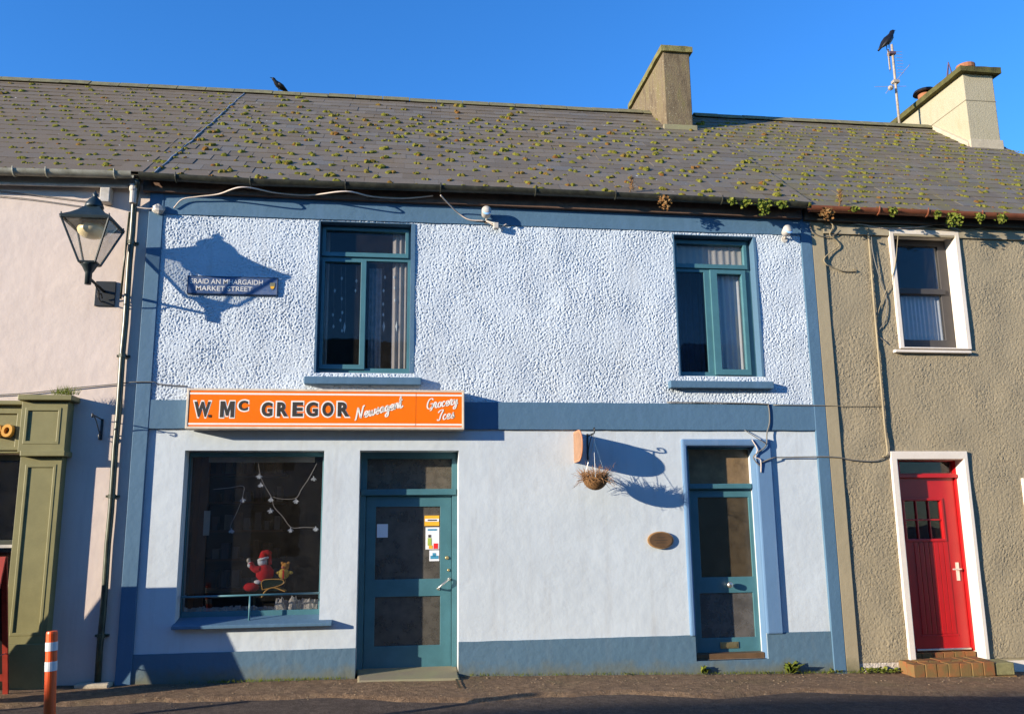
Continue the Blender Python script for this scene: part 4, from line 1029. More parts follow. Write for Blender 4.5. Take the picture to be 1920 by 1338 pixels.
ch.tube([(hx, Yb, hz-.06), (hx+.008, Yb, hz-.03), (hx-.006, Yb, hz-.005), (hx, Yb, hz+.035)], .006, 6)
ch.build('chain', 'steel', hb)
st = MB()
for i in range(230):
    a = random.uniform(0, 2*math.pi); r0 = br*math.sqrt(random.random())*.9; out = random.uniform(.3, 1)*r0/br
    p = Vector((bx+r0*math.cos(a), Yb+r0*math.sin(a), bz1-.02)); L = random.uniform(.06, .17)*(1 if random.random() < .8 else 1.7)
    d = Vector((math.cos(a)*out, math.sin(a)*out, random.uniform(.35, 1.2) if random.random() < .85 else random.uniform(-.3, .2))).normalized()
    mid = p+d*L*.55; tip = p+d*L+Vector((random.uniform(-.03, .03), random.uniform(-.03, .03), random.uniform(-.05, .02)))
    st.tube([p, mid, tip], [.0034, .0026, .001], 4, False)
    for k in range(2):
        q0 = p.lerp(tip, random.uniform(.4, .9)); q1 = q0+Vector((random.uniform(-.04, .04), random.uniform(-.04, .04), random.uniform(-.03, .03))); st.tube([q0, q1], [.002, .0008], 3, False)
for i in range(22):
    a = random.uniform(0, 2*math.pi); p = Vector((bx+br*math.cos(a), Yb+br*math.sin(a), bz1-.01)); d = Vector((math.cos(a), math.sin(a), -.3))
    L = random.uniform(.05, .14); st.tube([p, p+d*L*.6, p+d*L+Vector((0, 0, -.05))], [.003, .0022, .001], 4, False)
tag(st.build('dry_stems', 'drystem', hb), kind='stuff')

# ================================================================== lantern
LX, LY = -3.39, -.52
zr = (un(119, 404, LY-.25)[1]+un(204, 408, LY-.25)[1])/2; zbm = un(163, 490, LY-.08)[1]; zft = un(181, 358, LY)[1]; ztb = un(166, 533, LY)[1]
lan = thing('wall_lantern', 'black four-sided wall lantern with amber lamp on a bracket', 'lantern', (LX, 0, ztb))
wt, wb = .245, .085
def ring4(h, z): return [(LX-h, LY-h, z), (LX+h, LY-h, z), (LX+h, LY+h, z), (LX-h, LY+h, z)]
fr = MB(); T4, B4 = ring4(wt, zr), ring4(wb, zbm)
for i in range(4):
    fr.tube([T4[i], B4[i]], .013, 6); fr.tube([T4[i], T4[(i+1) % 4]], .014, 6); fr.tube([B4[i], B4[(i+1) % 4]], .012, 6)
    fr.tube([Vector(T4[i])+Vector((0, 0, -.01)), Vector(T4[i])+Vector((0, 0, .05))], [.016, .007], 6)
fr.build('frame', 'lampgreen', lan)
rf = MB(); n_ = 4; prof = [(wt+.012, zr+.006), (wt+.015, zr+.02), (wt*.74, zr+.075), (wt*.52, zr+.125), (wt*.36, zr+.17), (wt*.30, zr+.19)]
o = 0
for h, z in prof: rf.v += ring4(h, z)
for i in range(len(prof)-1):
    for k in range(4): rf.f.append((i*4+k, i*4+(k+1) % 4, (i+1)*4+(k+1) % 4, (i+1)*4+k))
rf.f.append((3, 2, 1, 0)); rf.build('roof', 'lampgreen', lan)
zc_ = zr+.185; hf = zft-zc_
MB().lathe([(.095, 0), (.10, .02), (.085, .06), (.06, .10), (.03, .125), (.02, .14), (.035, .16), (.03, hf*.8), (.012, hf*.9), (.004, hf)], (LX, LY, zc_), 14).build('finial', 'lampgreen', lan, smooth=True)
for i in range(4):
    j = (i+1) % 4; c = Vector((LX, LY, 0)); sh_ = lambda p: Vector((LX+(p[0]-LX)*.985, LY+(p[1]-LY)*.985, p[2]))
    MB().add([sh_(T4[i]), sh_(T4[j]), sh_(B4[j]), sh_(B4[i])], [(0, 1, 2, 3)]).build('pane', 'lampglass', lan)
MB().blob((LX, LY, zr-.07), (.155, .155, .095), 1, 14, 10, 0).build('lamp_bowl', 'bulb', lan, smooth=True)
MB().lathe([(.035, 0), (.035, ), ][:0] or [(.034, 0), (.036, .13), (.05, .15), (.075, .2), (.09, zbm-ztb-.02), (.09, zbm-ztb)], (LX, LY, ztb), 14).build('stem', 'lampgreen', lan, smooth=True)
za = un(195, 546, -.02)[1]; pr_ = rect(180, 527, 214, 574, -.015)
ar = MB().tube([(LX, LY, za+.02), (LX, -.02, za)], .016, 8)
ar.tube(spline([(LX, -.32, za), (LX+.03, -.26, za-.07), (LX+.0, -.17, za-.11), (LX-.03, -.12, za-.06), (LX, -.17, za-.03)], 5), .008, 6)
ar.tube(spline([(LX, -.02, za-.12), (LX, -.1, za-.14), (LX, -.16, za-.09), (LX, -.1, za-.05), (LX, -.05, za-.09)], 5), .008, 6)
ar.build('bracket', 'iron', lan, smooth=True)
MB().box(pr_[0], pr_[1], -.02, .0, pr_[2], pr_[3]).build('wall_plate', 'iron', lan, bevel=.003)
# scrolled iron bracket on the pink wall
p = P3(190, 800, -.02); br_ = thing('iron_bracket', 'small scrolled iron bracket on the pink wall beside the green shopfront', 'bracket', (p.x, 0, p.z-.12))
m = MB(); m.box(p.x-.012, p.x+.012, -.014, 0, p.z-.14, p.z+.09); m.tube([(p.x, -.01, p.z+.08), (p.x, -.3, p.z+.10)], .007, 6); m.tube(spline([(p.x, -.3, p.z+.10), (p.x, -.33, p.z+.11), (p.x, -.33, p.z+.075), (p.x, -.305, p.z+.08)], 5), .007, 6)
m.tube(spline([(p.x, -.01, p.z-.1), (p.x, -.1, p.z-.04), (p.x, -.2, p.z+.05), (p.x, -.28, p.z+.09)], 5), .006, 6)
m.tube(spline([(p.x, -.02, p.z-.13), (p.x, -.07, p.z-.14), (p.x, -.08, p.z-.09), (p.x, -.04, p.z-.09)], 5), .006, 6); m.build('scrollwork', 'iron', br_)
# ================================================================== floodlights, junction box
def flood(px, py, label, sensor):
    p = P3(px, py, -.14); t = thing('floodlight', label, 'floodlight', (p.x, 0, p.z))
    MB().lathe([(.02, -.07), (.055, -.06), (.06, .03), (.052, .05)], p, 14, Matrix.Rotation(R(65), 3, 'X')).build('lamp_head', 'whiteworn', t, smooth=True)
    MB().lathe([(.05, .0), (.045, .006)], p+Vector((0, -.046, -.018)), 14, Matrix.Rotation(R(65), 3, 'X')).build('lens', 'glassdisc', t, smooth=True)
    m = MB().tube([p, (p.x+.01, -.05, p.z-.06), (p.x+.01, -.01, p.z-.08)], .012, 6); m.lathe([(.04, 0), (.04, .02)], (p.x+.01, -.01, p.z-.08), 12, Matrix.Rotation(R(90), 3, 'X')); m.build('mount', 'whiteworn', t)
    if sensor:
        s_ = P3(px+18, py+27, -.08); m = MB().box(s_.x-.03, s_.x+.03, s_.y-.03, s_.y+.03, s_.z-.035, s_.z+.04); m.tube([(s_.x, s_.y, s_.z+.03), (p.x+.01, -.03, p.z-.08)], .012, 6); m.build('motion_sensor', 'whiteworn', t, bevel=.012)
flood(912, 397, 'white floodlight with a motion sensor under the gutter between upper windows', True)
flood(1476, 432, 'small round floodlight at the corner next to the olive house', False)
p = P3(200, 368, -.06); MB_ = MB().box(p.x-.055, p.x+.055, -.13, 0, p.z-.09, p.z+.09); o = MB_.build('junction_box', 'whiteworn', None, bevel=.008)
tag(o, 'small white junction box on the pink wall under the gutter', 'junction box')
p = P3(297, 392, -.07); o = MB().blob((p.x, p.y, p.z), (.07, .05, .06), 3, 10, 8, .25).build('cable_joint', 'whiteworn', None, smooth=False); tag(o, 'taped white cable joint beside the top of the downpipe', 'cable joint')

# ================================================================== cables
def cable(pts, r, mat, label, group=None):
    c = MB().tube(spline([P3(*p) for p in pts], 7), r, 6).build('cable', mat, None, smooth=True); return tag(c, label, 'cable', group)
cable([(252, 388, -.06), (275, 391, -.07), (297, 391, -.08)], .008, 'cable_white', 'short white cable from the downpipe to the taped joint')
cable([(326, 390, -.05), (342, 374, -.07), (370, 369, -.09), (410, 364, -.13), (455, 351, -.30), (520, 362, -.13), (580, 366, -.12), (648, 359, -.30), (700, 369, -.13), (760, 372, -.12), (812, 367, -.14)], .009, 'cable_white', 'white cable draped in loops under the black gutter')
cable([(826, 366, -.30), (842, 383, -.16), (860, 400, -.05), (880, 412, -.04), (908, 414, -.05)], .008, 'cable_white', 'white cable sloping from the gutter to the floodlight')
cable([(912, 415, -.045), (935, 426, -.045), (950, 420, -.05)], .007, 'cable_white', 'short white cable looping below the floodlight sensor')
cable([(-20, 741, -.02), (60, 736, -.02), (140, 727, -.02), (215, 720, -.02), (250, 716, -.05), (288, 716, -.05), (300, 720, -.03), (352, 724, -.03)], .006, 'cable_grey', 'thin dark cable running from the pink wall to the orange sign')
cable([(1250, 754, -.045), (1350, 755, -.045), (1432, 757, -.045), (1441, 762, -.045), (1443, 790, -.045), (1438, 812, -.05), (1436, 835, -.06), (1418, 850, -.06), (1413, 858, -.055), (1424, 872, -.05), (1430, 866, -.05), (1450, 858, -.06), (1470, 857, -.03), (1560, 856, -.045), (1600, 862, -.03), (1640, 864, -.03), (1662, 856, -.03)], .008, 'cable_grey', 'grey cable dropping past the teal door and across to the red door')
cable([(1396, 806, -.03), (1415, 818, -.05), (1437, 832, -.065)], .005, 'cable_grey', 'thin cable slanting from the blue band to the door corner')
cable([(1410, 824, -.05), (1420, 842, -.06), (1416, 856, -.06), (1426, 862, -.06), (1427, 885, -.05)], .007, 'cable_white', 'white cable knotted at the corner of the teal door')
cable([(1450, 759, -.045), (1540, 760, -.045), (1600, 761, -.03), (1655, 760, -.03)], .004, 'cable_tan', 'thin line crossing from the blue band onto the olive wall')
cable([(1627, 428, -.04), (1631, 470, -.04), (1638, 560, -.04), (1645, 640, -.04), (1652, 720, -.04), (1659, 800, -.04), (1664, 848, -.04), (1655, 856, -.04)], .014, 'cable_tan', 'painted pipe-like cable running down the olive wall beside the window')
cable([(1633, 430, -.03), (1637, 475, -.05), (1652, 530, -.03), (1662, 560, -.03), (1660, 600, -.03), (1646, 625, -.03), (1660, 640, -.03), (1664, 645, -.03)], .006, 'cable_grey', 'slack dark cable looping on the olive wall beside the window')
cable([(1684, 440, -.06), (1678, 500, -.05), (1668, 530, -.05), (1655, 560, -.03), (1646, 590, -.03), (1645, 620, -.03)], .005, 'cable_tan', 'thin cable hanging across the corner of the white window surround')
cable([(1570, 430, -.03), (1600, 422, -.03), (1640, 424, -.03), (1690, 424, -.05), (1740, 428, -.05), (1790, 432, -.05), (1830, 430, -.04), (1860, 424, -.04), (1925, 426, -.04)], .012, 'cable_tan', 'bundled tan cable running along under the red-brown gutter')
cable([(1600, 418, -.03), (1660, 428, -.05), (1720, 426, -.06), (1760, 422, -.05), (1800, 431, -.05)], .007, 'cable_white', 'pale cable sagging above the olive house window')
cable([(1521, 410, -.05), (1519, 425, -.05), (1526, 437, -.05), (1545, 444, -.04), (1565, 440, -.04), (1575, 432, -.04)], .007, 'cable_grey', 'dark cable curling at the top of the olive quoin')
cable([(1553, 412, -.06), (1562, 424, -.06), (1556, 440, -.05), (1569, 452, -.04), (1572, 462, -.04), (1556, 474, -.04), (1545, 486, -.05), (1550, 496, -.05), (1560, 500, -.04), (1580, 508, -.03), (1605, 508, -.03), (1600, 504, -.03)], .008, 'cable_tan', 'tangled tan cable coiling beside the olive quoin')
cable([(-20, 356, -.02), (60, 365, -.02), (165, 378, -.02)], .005, 'cable_grey', 'upper thin cable behind the lantern on the pink wall')
cable([(-20, 366, -.02), (60, 374, -.02), (160, 388, -.02)], .005, 'cable_grey', 'lower thin cable behind the lantern on the pink wall')
cable([(1698, 243, 3.6), (1712, 285, 2.6), (1722, 320, 1.7), (1738, 350, .9), (1748, 370, .4)], .010, 'cable_grey', 'dark cable lying down the slope of the mossy olive roof')
def drop_to_roof(): pass
# ================================================================== aerial and crows
mt_ = [P3(1687, 240, 3.86), P3(1672, 84, 3.86)]
ae = thing('television_aerial', 'rusty television aerial mast standing beside the cream chimney', 'aerial', mt_[0])
MB().tube([mt_[0]-Vector((0, 0, .25)), mt_[1]], .024, 8).build('mast', 'rustpole', ae, smooth=True)
a0, a1 = P3(1665, 93, 3.5), P3(1669, 131, 3.5); m = MB().tube([a0, a1], .016, 6)
for i in range(9):
    q = a0.lerp(a1, .15+i*.1); m.tube([q+Vector((-.07, -.12, 0)), q+Vector((.07, .12, 0))], .005, 4)
m.build('dipole_array', 'rustpole', ae)
m = MB(); c0, c1 = P3(1661, 175, 3.7), P3(1706, 121, 4.0); m.tube([c0, c1], .006, 5); m.tube([P3(1640, 163, 3.86), P3(1699, 162, 3.86)], .004, 4)
q = P3(1670, 165, 3.8); m.blob(q, (.05, .05, .05), 2, 8, 6, .1); q2 = P3(1679, 154, 3.86); m.box(q2.x-.06, q2.x+.06, q2.y-.05, q2.y+.05, q2.z-.025, q2.z+.025)
for i in range(8):
    zz = lerp(P3(1683, 86, 3.9).z, P3(1686, 126, 3.9).z, i/7); xx = P3(1685, 100, 4.1).x; m.tube([(xx-.06, 4.1, zz), (xx+.07, 4.1, zz)], .004, 4)
m.build('cross_arms', 'rustpole', ae)
m = MB(); q = P3(1672, 101, 3.86); m.box(q.x-.07, q.x+.06, q.y-.05, q.y+.05, q.z-.025, q.z+.025); m.build('clamp', 'rustwire', ae)
def crow(name, foot, s, face, pitch, label):
    """one bird: body, head, tail grown as one surface, wings and beak and legs as parts"""
    t = thing('crow', label, 'bird', foot)
    f = Vector((math.cos(face), math.sin(face), 0)); up = Vector((0, 0, 1)); ax = (f*math.cos(pitch)+up*math.sin(pitch)).normalized(); side = f.cross(up)
    c = Vector(foot)+up*(.17*s)
    pts = [c-ax*.30*s-up*.04*s, c-ax*.22*s-up*.02*s, c-ax*.12*s, c, c+ax*.09*s+up*.01*s, c+ax*.14*s+up*.045*s, c+ax*.18*s+up*.075*s, c+ax*.215*s+up*.075*s, c+ax*.235*s+up*.07*s]
    MB().tube(pts, [.018*s, .026*s, .062*s, .082*s, .07*s, .046*s, .046*s, .034*s, .014*s], 10).build('body', 'crow', t, smooth=True)
    MB().tube([c+ax*.23*s+up*.072*s, c+ax*.27*s+up*.062*s, c+ax*.30*s+up*.05*s], [.014*s, .010*s, .002*s], 6).build('beak', 'beak', t)
    for k in (-1, 1):
        w0 = c+side*k*.07*s+ax*.06*s; m = MB().tube([w0, w0-ax*.12*s-up*.01*s, w0-ax*.3*s-up*.03*s-side*k*.03*s], [.045*s, .05*s, .008*s], 6); m.build('wing', 'crow', t, smooth=True)
        l0 = c-up*.06*s+side*k*.03*s; MB().tube([l0, l0-up*.05*s+ax*.01*s, Vector(foot)+side*k*.03*s], [.016*s, .008*s, .006*s], 5).build('leg', 'beak', t)
# on the ridge and on the aerial
p = P3(523, 177, 3.82); p.z = ZR+.075; crow('crow', p, .62, R(212), R(18), 'black crow perched on the roof ridge')
crow('crow', a0+Vector((0, 0, .01)), 1.0, R(10), R(42), 'black crow perched on the television aerial')

# ================================================================== shop window display
zf_ = G[2]-.02
disp = MB().box(SHOP[0]+.03, SHOP[1]-.03, .27, .95, zf_-.06, zf_-.0); tag(disp.build('display_shelf', 'shelfwood', None), 'brown display shelf inside the shop window', 'shelf')
sn = MB()
for i in range(34):
    t = i/33; x = lerp(G[0]+.02, G[1]-.02, t); h = .03+.03*random.random()+(.03+.07*random.random() if t > .68 else 0)
    sn.blob((x, .285+random.uniform(-.01, .05), zf_+.01), (.05, .045, h), i, 8, 6, .35)
tag(sn.build('cotton_snow', 'cotton', None), kind='stuff')
YT = .31
# plush figure sitting in a small sleigh
pf = thing('plush_doll', 'red plush doll in a red and white pointed hat inside the shop window', 'soft toy', (un(495, 1085, YT)[0], YT, un(495, 1085, YT)[1]))
c = P3(497, 1074, YT); s_ = .11
MB().blob(c, (.10, .08, .10), 1, 14, 10, .1).build('body', 'plushred', pf, smooth=True)
hd = P3(492, 1053, YT); MB().blob(hd, (.055, .055, .05), 2, 12, 8, .15).build('beard', 'plushwhite', pf, smooth=True)  # white beard of the Santa figure
MB().lathe([(.062, -.012), (.07, .0), (.062, .014)], hd+Vector((.01, 0, .035)), 14, Matrix.Rotation(R(-15), 3, 'Y')).build('hat_trim', 'plushwhite', pf, smooth=True)
MB().tube(spline([hd+Vector((.01, 0, .04)), hd+Vector((.025, 0, .09)), hd+Vector((.07, 0, .085)), hd+Vector((.085, 0, -.03))], 5), [.058]+[.05]*5+[.04]*5+[.022]*5, 10).build('hat', 'plushred', pf, smooth=True)
MB().tube(spline([c+Vector((-.05, -.03, .04)), c+Vector((-.11, -.03, .05)), P3(473, 1062, YT-.03), P3(469, 1054, YT-.03)], 4), [.04]*5+[.034]*4+[.03]*4, 8).build('sleeve', 'plushred', pf, smooth=True)
MB().blob(P3(469, 1058, YT-.03), (.03, .03, .036), 3, 8, 6, .1).build('cuff', 'plushwhite', pf, smooth=True)
MB().blob(P3(466, 1050, YT-.03), (.022, .02, .026), 4, 8, 6, .1).build('hand', 'cream', pf, smooth=True)
MB().blob(P3(484, 1091, YT-.02), (.05, .03, .026), 5, 8, 6, .1).build('boot_trim', 'plushwhite', pf, smooth=True)
MB().blob(P3(471, 1100, YT-.02), (.09, .05, .05), 6, 10, 8, .1).build('leg', 'plushred', pf, smooth=True)
tb = thing('teddy_bear', 'small yellow teddy bear beside the red plush doll', 'soft toy', P3(533, 1082, YT))
c = P3(532, 1075, YT); MB().blob(c, (.062, .05, .06), 2, 12, 8, .08).build('body', 'plushyellow', tb, smooth=True)
h_ = P3(535, 1061, YT); MB().blob(h_, (.045, .042, .042), 3, 12, 8, .05).build('head', 'plushyellow2', tb, smooth=True)
for dx in (-.035, .035): MB().blob(h_+Vector((dx, 0, .036)), .018, 4, 8, 6, 0).build('ear', 'plushyellow2', tb, smooth=True)
MB().blob(h_+Vector((-.02, -.04, -.01)), (.02, .018, .016), 5, 8, 6, 0).build('muzzle', 'orangeplush', tb, smooth=True)
for dx in (-.06, .075): MB().blob(c+Vector((dx, -.01, .012)), (.03, .025, .02), 6, 8, 6, 0).build('arm', 'plushyellow', tb, smooth=True)
MB().box(c.x-.008, c.x+.008, YT-.056, YT-.045, c.z-.05, c.z+.045).build('ribbon', 'redp', tb)
sl = thing('toy_sleigh', 'dark green toy sleigh with gold runners under the plush doll', 'toy', P3(515, 1112, YT))
pts = spline([P3(492, 1090, YT), P3(500, 1085, YT), P3(530, 1085, YT), P3(533, 1092, YT), P3(520, 1098, YT), P3(494, 1104, YT)], 4)
for dy in (-.08, .06):
    MB().prism([(p.x, p.z) for p in pts], lambda u, v, d: (u, d, v), YT+dy, YT+dy+.012).build('side_panel', 'sleighgreen', sl, recalc=True)
    MB().tube([p+Vector((0, dy-.006, 0)) for p in pts]+[pts[0]+Vector((0, dy-.006, 0))], .004, 5).build('gold_edge', 'gold', sl)
    MB().tube([p+Vector((0, dy, 0)) for p in spline([P3(492, 1118, YT), P3(500, 1106, YT), P3(515, 1100, YT), P3(536, 1107, YT)], 6)], .007, 6).build('runner', 'gold', sl)
MB().box(pts[0].x, pts[8].x, YT-.07, YT+.06, pts[-1].z-.012, pts[-1].z+.01).build('seat', 'sleighgreen', sl)
# flower-shaped fairy lights hung behind the glass
fl_g = 'strings of flower fairy lights hung behind the shop glass'
def lights_string(path, spots, label):
    t = thing('fairy_lights', label, 'fairy lights', P3(*path[0], .26), fl_g)
    pts = spline([P3(*p, .26) for p in path], 6); MB().tube(pts, .0035, 5).build('wire', 'cable_white', t)
    for (px, py) in spots:
        c = P3(px, py, .255); m = MB()
        for k in range(5):
            a = R(200+35*k+random.uniform(-12, 12)); d = Vector((math.cos(a), random.uniform(-.5, .3), math.sin(a))).normalized(); e = Vector((-d.z, 0, d.x))*.010
            m.add([c+Vector((0, 0, .012)), c+d*.02+e, c+d*.042, c+d*.02-e], [(0, 1, 2, 3)])
        m.lathe([(.006, 0), (.005, .025)], c, 6); m.build('flower_bulb', 'plushwhite', t)
lights_string([(484, 866), (488, 890), (495, 908), (509, 932), (514, 950), (530, 968), (546, 988), (570, 988), (594, 989)], [(486, 892), (489, 908), (508, 935), (507, 956), (545, 992), (592, 990)], 'long fairy light string looping down the middle of the shop window')
lights_string([(511, 931), (530, 935), (555, 933), (565, 917), (578, 898), (588, 880), (594, 868)], [(555, 938), (588, 896)], 'fairy light string rising to the top right of the shop window')
lights_string([(400, 917), (430, 914), (456, 911), (455, 930), (445, 958), (432, 985), (436, 995)], [(455, 936), (434, 994)], 'dim fairy light string on the dark side of the shop window')
# shelves in the shop
sh = thing('shop_shelving', 'brown wooden shelving against the left side of the dark shop', 'shelving', (SHOP[0]-.1, .9, zf_))
MB().box(SHOP[0]-.30, SHOP[0]+.02, .45, 1.2, zf_, SHOP[3]+.2).build('side_panel', 'shelfwood_lit', sh)
MB().box(SHOP[0]+.0, SHOP[0]+.12, .75, .79, zf_, SHOP[3]+.2).build('post', 'shelfwood_lit', sh)
for k in range(5):
    z = zf_+.15+k*.36; MB().box(SHOP[0]-.1, SHOP[0]+.9, 1.6, 2.0, z, z+.03).build('shelf', 'shelfwood', sh)
    for i in range(7):
        x = SHOP[0]+i*.13+random.uniform(0, .03); MB().box(x, x+random.uniform(.06, .1), 1.62, 1.8, z+.031, z+random.uniform(.12, .26)).build('carton', random.choice(['shelfwood', 'bluep2', 'dark', 'carton1']), sh)
b = rect(392, 855, 590, 866, .34); tag(MB().box(b[0], b[1], .34, .37, b[2], b[3]).build('lightbeam_bar', 'cream', None, bevel=.004), 'cream blind bar, light painted along the top of the shop window', 'lightbeam')  # cream bar painting the light beam on the inner lintel
MB_ = rect(383, 957, 392, 1003, .5); tag(MB().box(MB_[0], MB_[1], .5, .505, MB_[2], MB_[3]).build('paper_notice', 'cream', None), 'narrow cream notice on the brown shelving in the shop window', 'notice')
# hanging window decorations upstairs
for i, (px, ys) in enumerate(((626, (545, 590, 612)), (640, (522, 560, 586, 600, 620)), (668, (527, 545)), (720, (520, 545, 570, 590)), (741, (520, 540, 563)), (743, (612,)), (648, (614,)), (720, (612,)))):
    t = thing('hanging_ornament', 'string of small white star and icicle ornaments behind the upper left window', 'ornament', P3(px, ys[-1], .24), 'white ornaments hanging in the upper left window')
    m = MB()
    for y in ys:
        c = P3(px+random.uniform(-2, 2), y, .205); L = .026 if len(ys) > 1 else .07
        m.add([c+Vector((-.014, 0, 0)), c+Vector((0, 0, L)), c+Vector((.014, 0, 0)), c+Vector((0, 0, -L)), c+Vector((0, -.01, 0)), c+Vector((0, .01, 0))], [(0,4,1),(4,2,1),(2,5,1),(5,0,1),(4,0,3),(2,4,3),(5,2,3),(0,5,3)])
    m.build('ornaments', 'ornament', t)
    a, b = P3(px, 500, .205), P3(px, ys[-1], .205); MB().tube([a, b], .001, 3).build('thread', 'cable_white', t)

# ================================================================== street furniture
def bollard(x, y, label):
    z = gz(x, y)-.02; t = thing('bollard', label, 'bollard', (x, y, z), 'orange flexible bollards along the kerb line')
    MB().lathe([(.09, 0), (.09, .03), (.05, .045)], (x, y, z), 18).build('base', 'blackplastic', t)
    MB().lathe([(.043, .03), (.041, .92), (.038, .935)], (x, y, z), 18).build('post', 'bollard', t, smooth=False)
    for a, b in ((.79, .855), (.64, .71)): MB().lathe([(.0445, a), (.0445, b)], (x, y, z), 18).build('reflective_band', 'reflect', t)
    t.rotation_euler = (0, R(-3.2), 0)
bollard(-2.63, -2.62, 'orange bollard with two silver bands in front of the pink house')
bollard(-5.70, -2.62, 'orange bollard with silver bands farther along the green shopfront')
AX1, AX0, AY, AH, AB = -3.86, -4.79, -.72, 1.36, .33
gz_ = gz(-4.3, AY)
ab = thing('sandwich_board', 'red framed sandwich board standing on the footpath by the green shopfront', 'sandwich board', (-4.32, AY, gz_))
for s_ in (-1, 1):
    def pt(x, t, th=0): return (x, AY+s_*AB*(1-t)+s_*th, gz_+AH*t)
    for x in (AX0, AX1-.05):
        a, b = pt(x, 0), pt(x, 1); MB().hexa([pt(x,0,0),pt(x+.05,0,0),pt(x+.05,0,.025),pt(x,0,.025),pt(x,1,0),pt(x+.05,1,0),pt(x+.05,1,.025),pt(x,1,.025)]).build('leg', 'boardred', ab, recalc=True)
    for t0, t1 in ((.955, 1.0), (.10, .15)):
        MB().hexa([pt(AX0+.051,t0,0),pt(AX1-.051,t0,0),pt(AX1-.051,t0,.025),pt(AX0+.051,t0,.025),pt(AX0+.051,t1,0),pt(AX1-.051,t1,0),pt(AX1-.051,t1,.025),pt(AX0+.051,t1,.025)]).build('rail', 'boardred', ab, recalc=True)
    MB().hexa([pt(AX0+.051,.151,.006),pt(AX1-.051,.151,.006),pt(AX1-.051,.151,.018),pt(AX0+.051,.151,.018),pt(AX0+.051,.954,.006),pt(AX1-.051,.954,.006),pt(AX1-.051,.954,.018),pt(AX0+.051,.954,.018)]).build('panel', 'blackplastic', ab, recalc=True)
MB().tube([(AX1-.02, AY-AB*.7, gz_+AH*.3), (AX1-.02, AY+AB*.7, gz_+AH*.3)], .006, 5).build('stay', 'steel', ab)

# ================================================================== weeds
def weed(c, n, size, label, mat='leaf', spread=1.0, up=1.0, droop=.0, group=None, name='weed'):
    c = Vector(c); m = MB()
    for i in range(n):
        a = random.uniform(0, 2*math.pi); e = random.uniform(.15, 1.2)*up
        d = Vector((math.cos(a)*spread, math.sin(a)*spread*.6-.1, e)).normalized(); L = size*random.uniform(.45, 1.1)
        b = c+Vector((random.uniform(-.3, .3)*size*spread, random.uniform(-.15, .15)*size, 0)); mid = b+d*L*.55; tip = b+d*L+Vector((0, 0, -L*(.25+droop)))
        sd_ = d.cross(Vector((0, 0, 1))).normalized()*L*random.uniform(.10, .22)
        m.add([b, mid+sd_, tip, mid-sd_, mid+Vector((0, 0, L*.05))], [(0, 1, 4), (1, 2, 4), (2, 3, 4), (3, 0, 4)])
    return tag(m.build(name, mat, None), label, 'weed', group)
def on_ground(px, Y=-.05): 
    x = un(px, 1266, Y)[0]; return Vector((x, Y, gz(x, Y)+.02))
weed(on_ground(1320), 26, .14, 'small green weed below the left edge of the teal door', up=1.8, spread=.8); weed(on_ground(1436), 8, .07, 'tiny weed at the wall foot under the letterbox door')
weed(on_ground(1484), 60, .19, 'leafy green weed at the wall foot right of the teal door', up=1.8, spread=.8); weed(on_ground(1176), 8, .06, 'tiny weed at the middle of the blue plinth')
weed(on_ground(888), 6, .05, 'tiny weed at the corner of the shop doorway')
for px in (1560, 1574): weed(on_ground(px), 12, .08, 'low weeds at the foot of the olive quoin', group='weeds by the olive quoin')
for px in (1626, 1645, 1662, 1676): weed(on_ground(px), 22, .11, 'green grass tuft at the white base left of the brick step', group='tufts left of the step')
def hang(px, py, n, size, label, mat='leaf', Y=-.30, sp=1.0):
    c = P3(px, py, Y); m = MB()
    for i in range(n):
        p = c+Vector((max(-.6, min(.6, random.gauss(0, .33)))*size*sp, random.uniform(-.05, .03), -min(1.0, abs(random.gauss(0, .45)))*size)); r_ = random.uniform(.018, .04)
        d = Vector((random.uniform(-1, 1), random.uniform(-1, .1), random.uniform(-1, .4))).normalized(); e = d.cross(Vector((.3, 1, .2))).normalized()
        m.add([p, p+d*r_*.6+e*r_*.5, p+d*r_*1.3, p+d*r_*.6-e*r_*.5], [(0, 1, 2, 3)])
    m.tube([c+Vector((0, 0, .02)), c+Vector((0, -.02, -size*.5))], .012, 5)
    return tag(m.build('gutter_weed', mat, None), label, 'weed')
hang(1430, 378, 120, .16, 'green weed hanging from the end of the black gutter', sp=.8); hang(1370, 374, 40, .08, 'small green weed in the black gutter above the teal window'); hang(1396, 377, 60, .08, 'ragged green weed beside the end weed of the black gutter', sp=1.1)
hang(1462, 380, 60, .07, 'mossy growth filling the end of the black gutter', sp=1.6); hang(1245, 369, 90, .15, 'dry brown weed hanging from the black gutter', 'leafdry', sp=.8)
hang(1548, 392, 110, .13, 'dry brown weed over the start of the red-brown gutter', 'leafdry', sp=.8); hang(1672, 392, 70, .09, 'green weed over the red-brown gutter left of the window')
hang(1785, 402, 150, .16, 'large green weed hanging above the olive house window'); hang(1835, 402, 90, .09, 'green weed trailing right of the largest gutter weed', sp=.9); hang(1876, 404, 70, .1, 'green weed hanging near the end of the red-brown gutter')
hang(1755, 398, 70, .06, 'mossy growth in the middle of the red-brown gutter', sp=1); hang(1600, 390, 60, .04, 'mossy growth near the start of the red-brown gutter', sp=1.8)
def stalk(px, py, h, label):
    c = P3(px, py, -.20); m = MB().tube([c, c+Vector((.03, 0, h*.5)), c+Vector((.05, 0, h))], [.006, .005, .003], 5)
    for i in range(50):
        q_ = c+Vector((.05*random.random(), 0, h*random.uniform(.1, 1))); d = Vector((random.uniform(-1, 1), random.uniform(-1, 1), random.uniform(.2, 1))).normalized()*random.uniform(.03, .06)
        m.tube([q_, q_+d], [.004, .0015], 3, False)
    tag(m.build('dry_stalk', 'leafdry', None), label, 'weed')
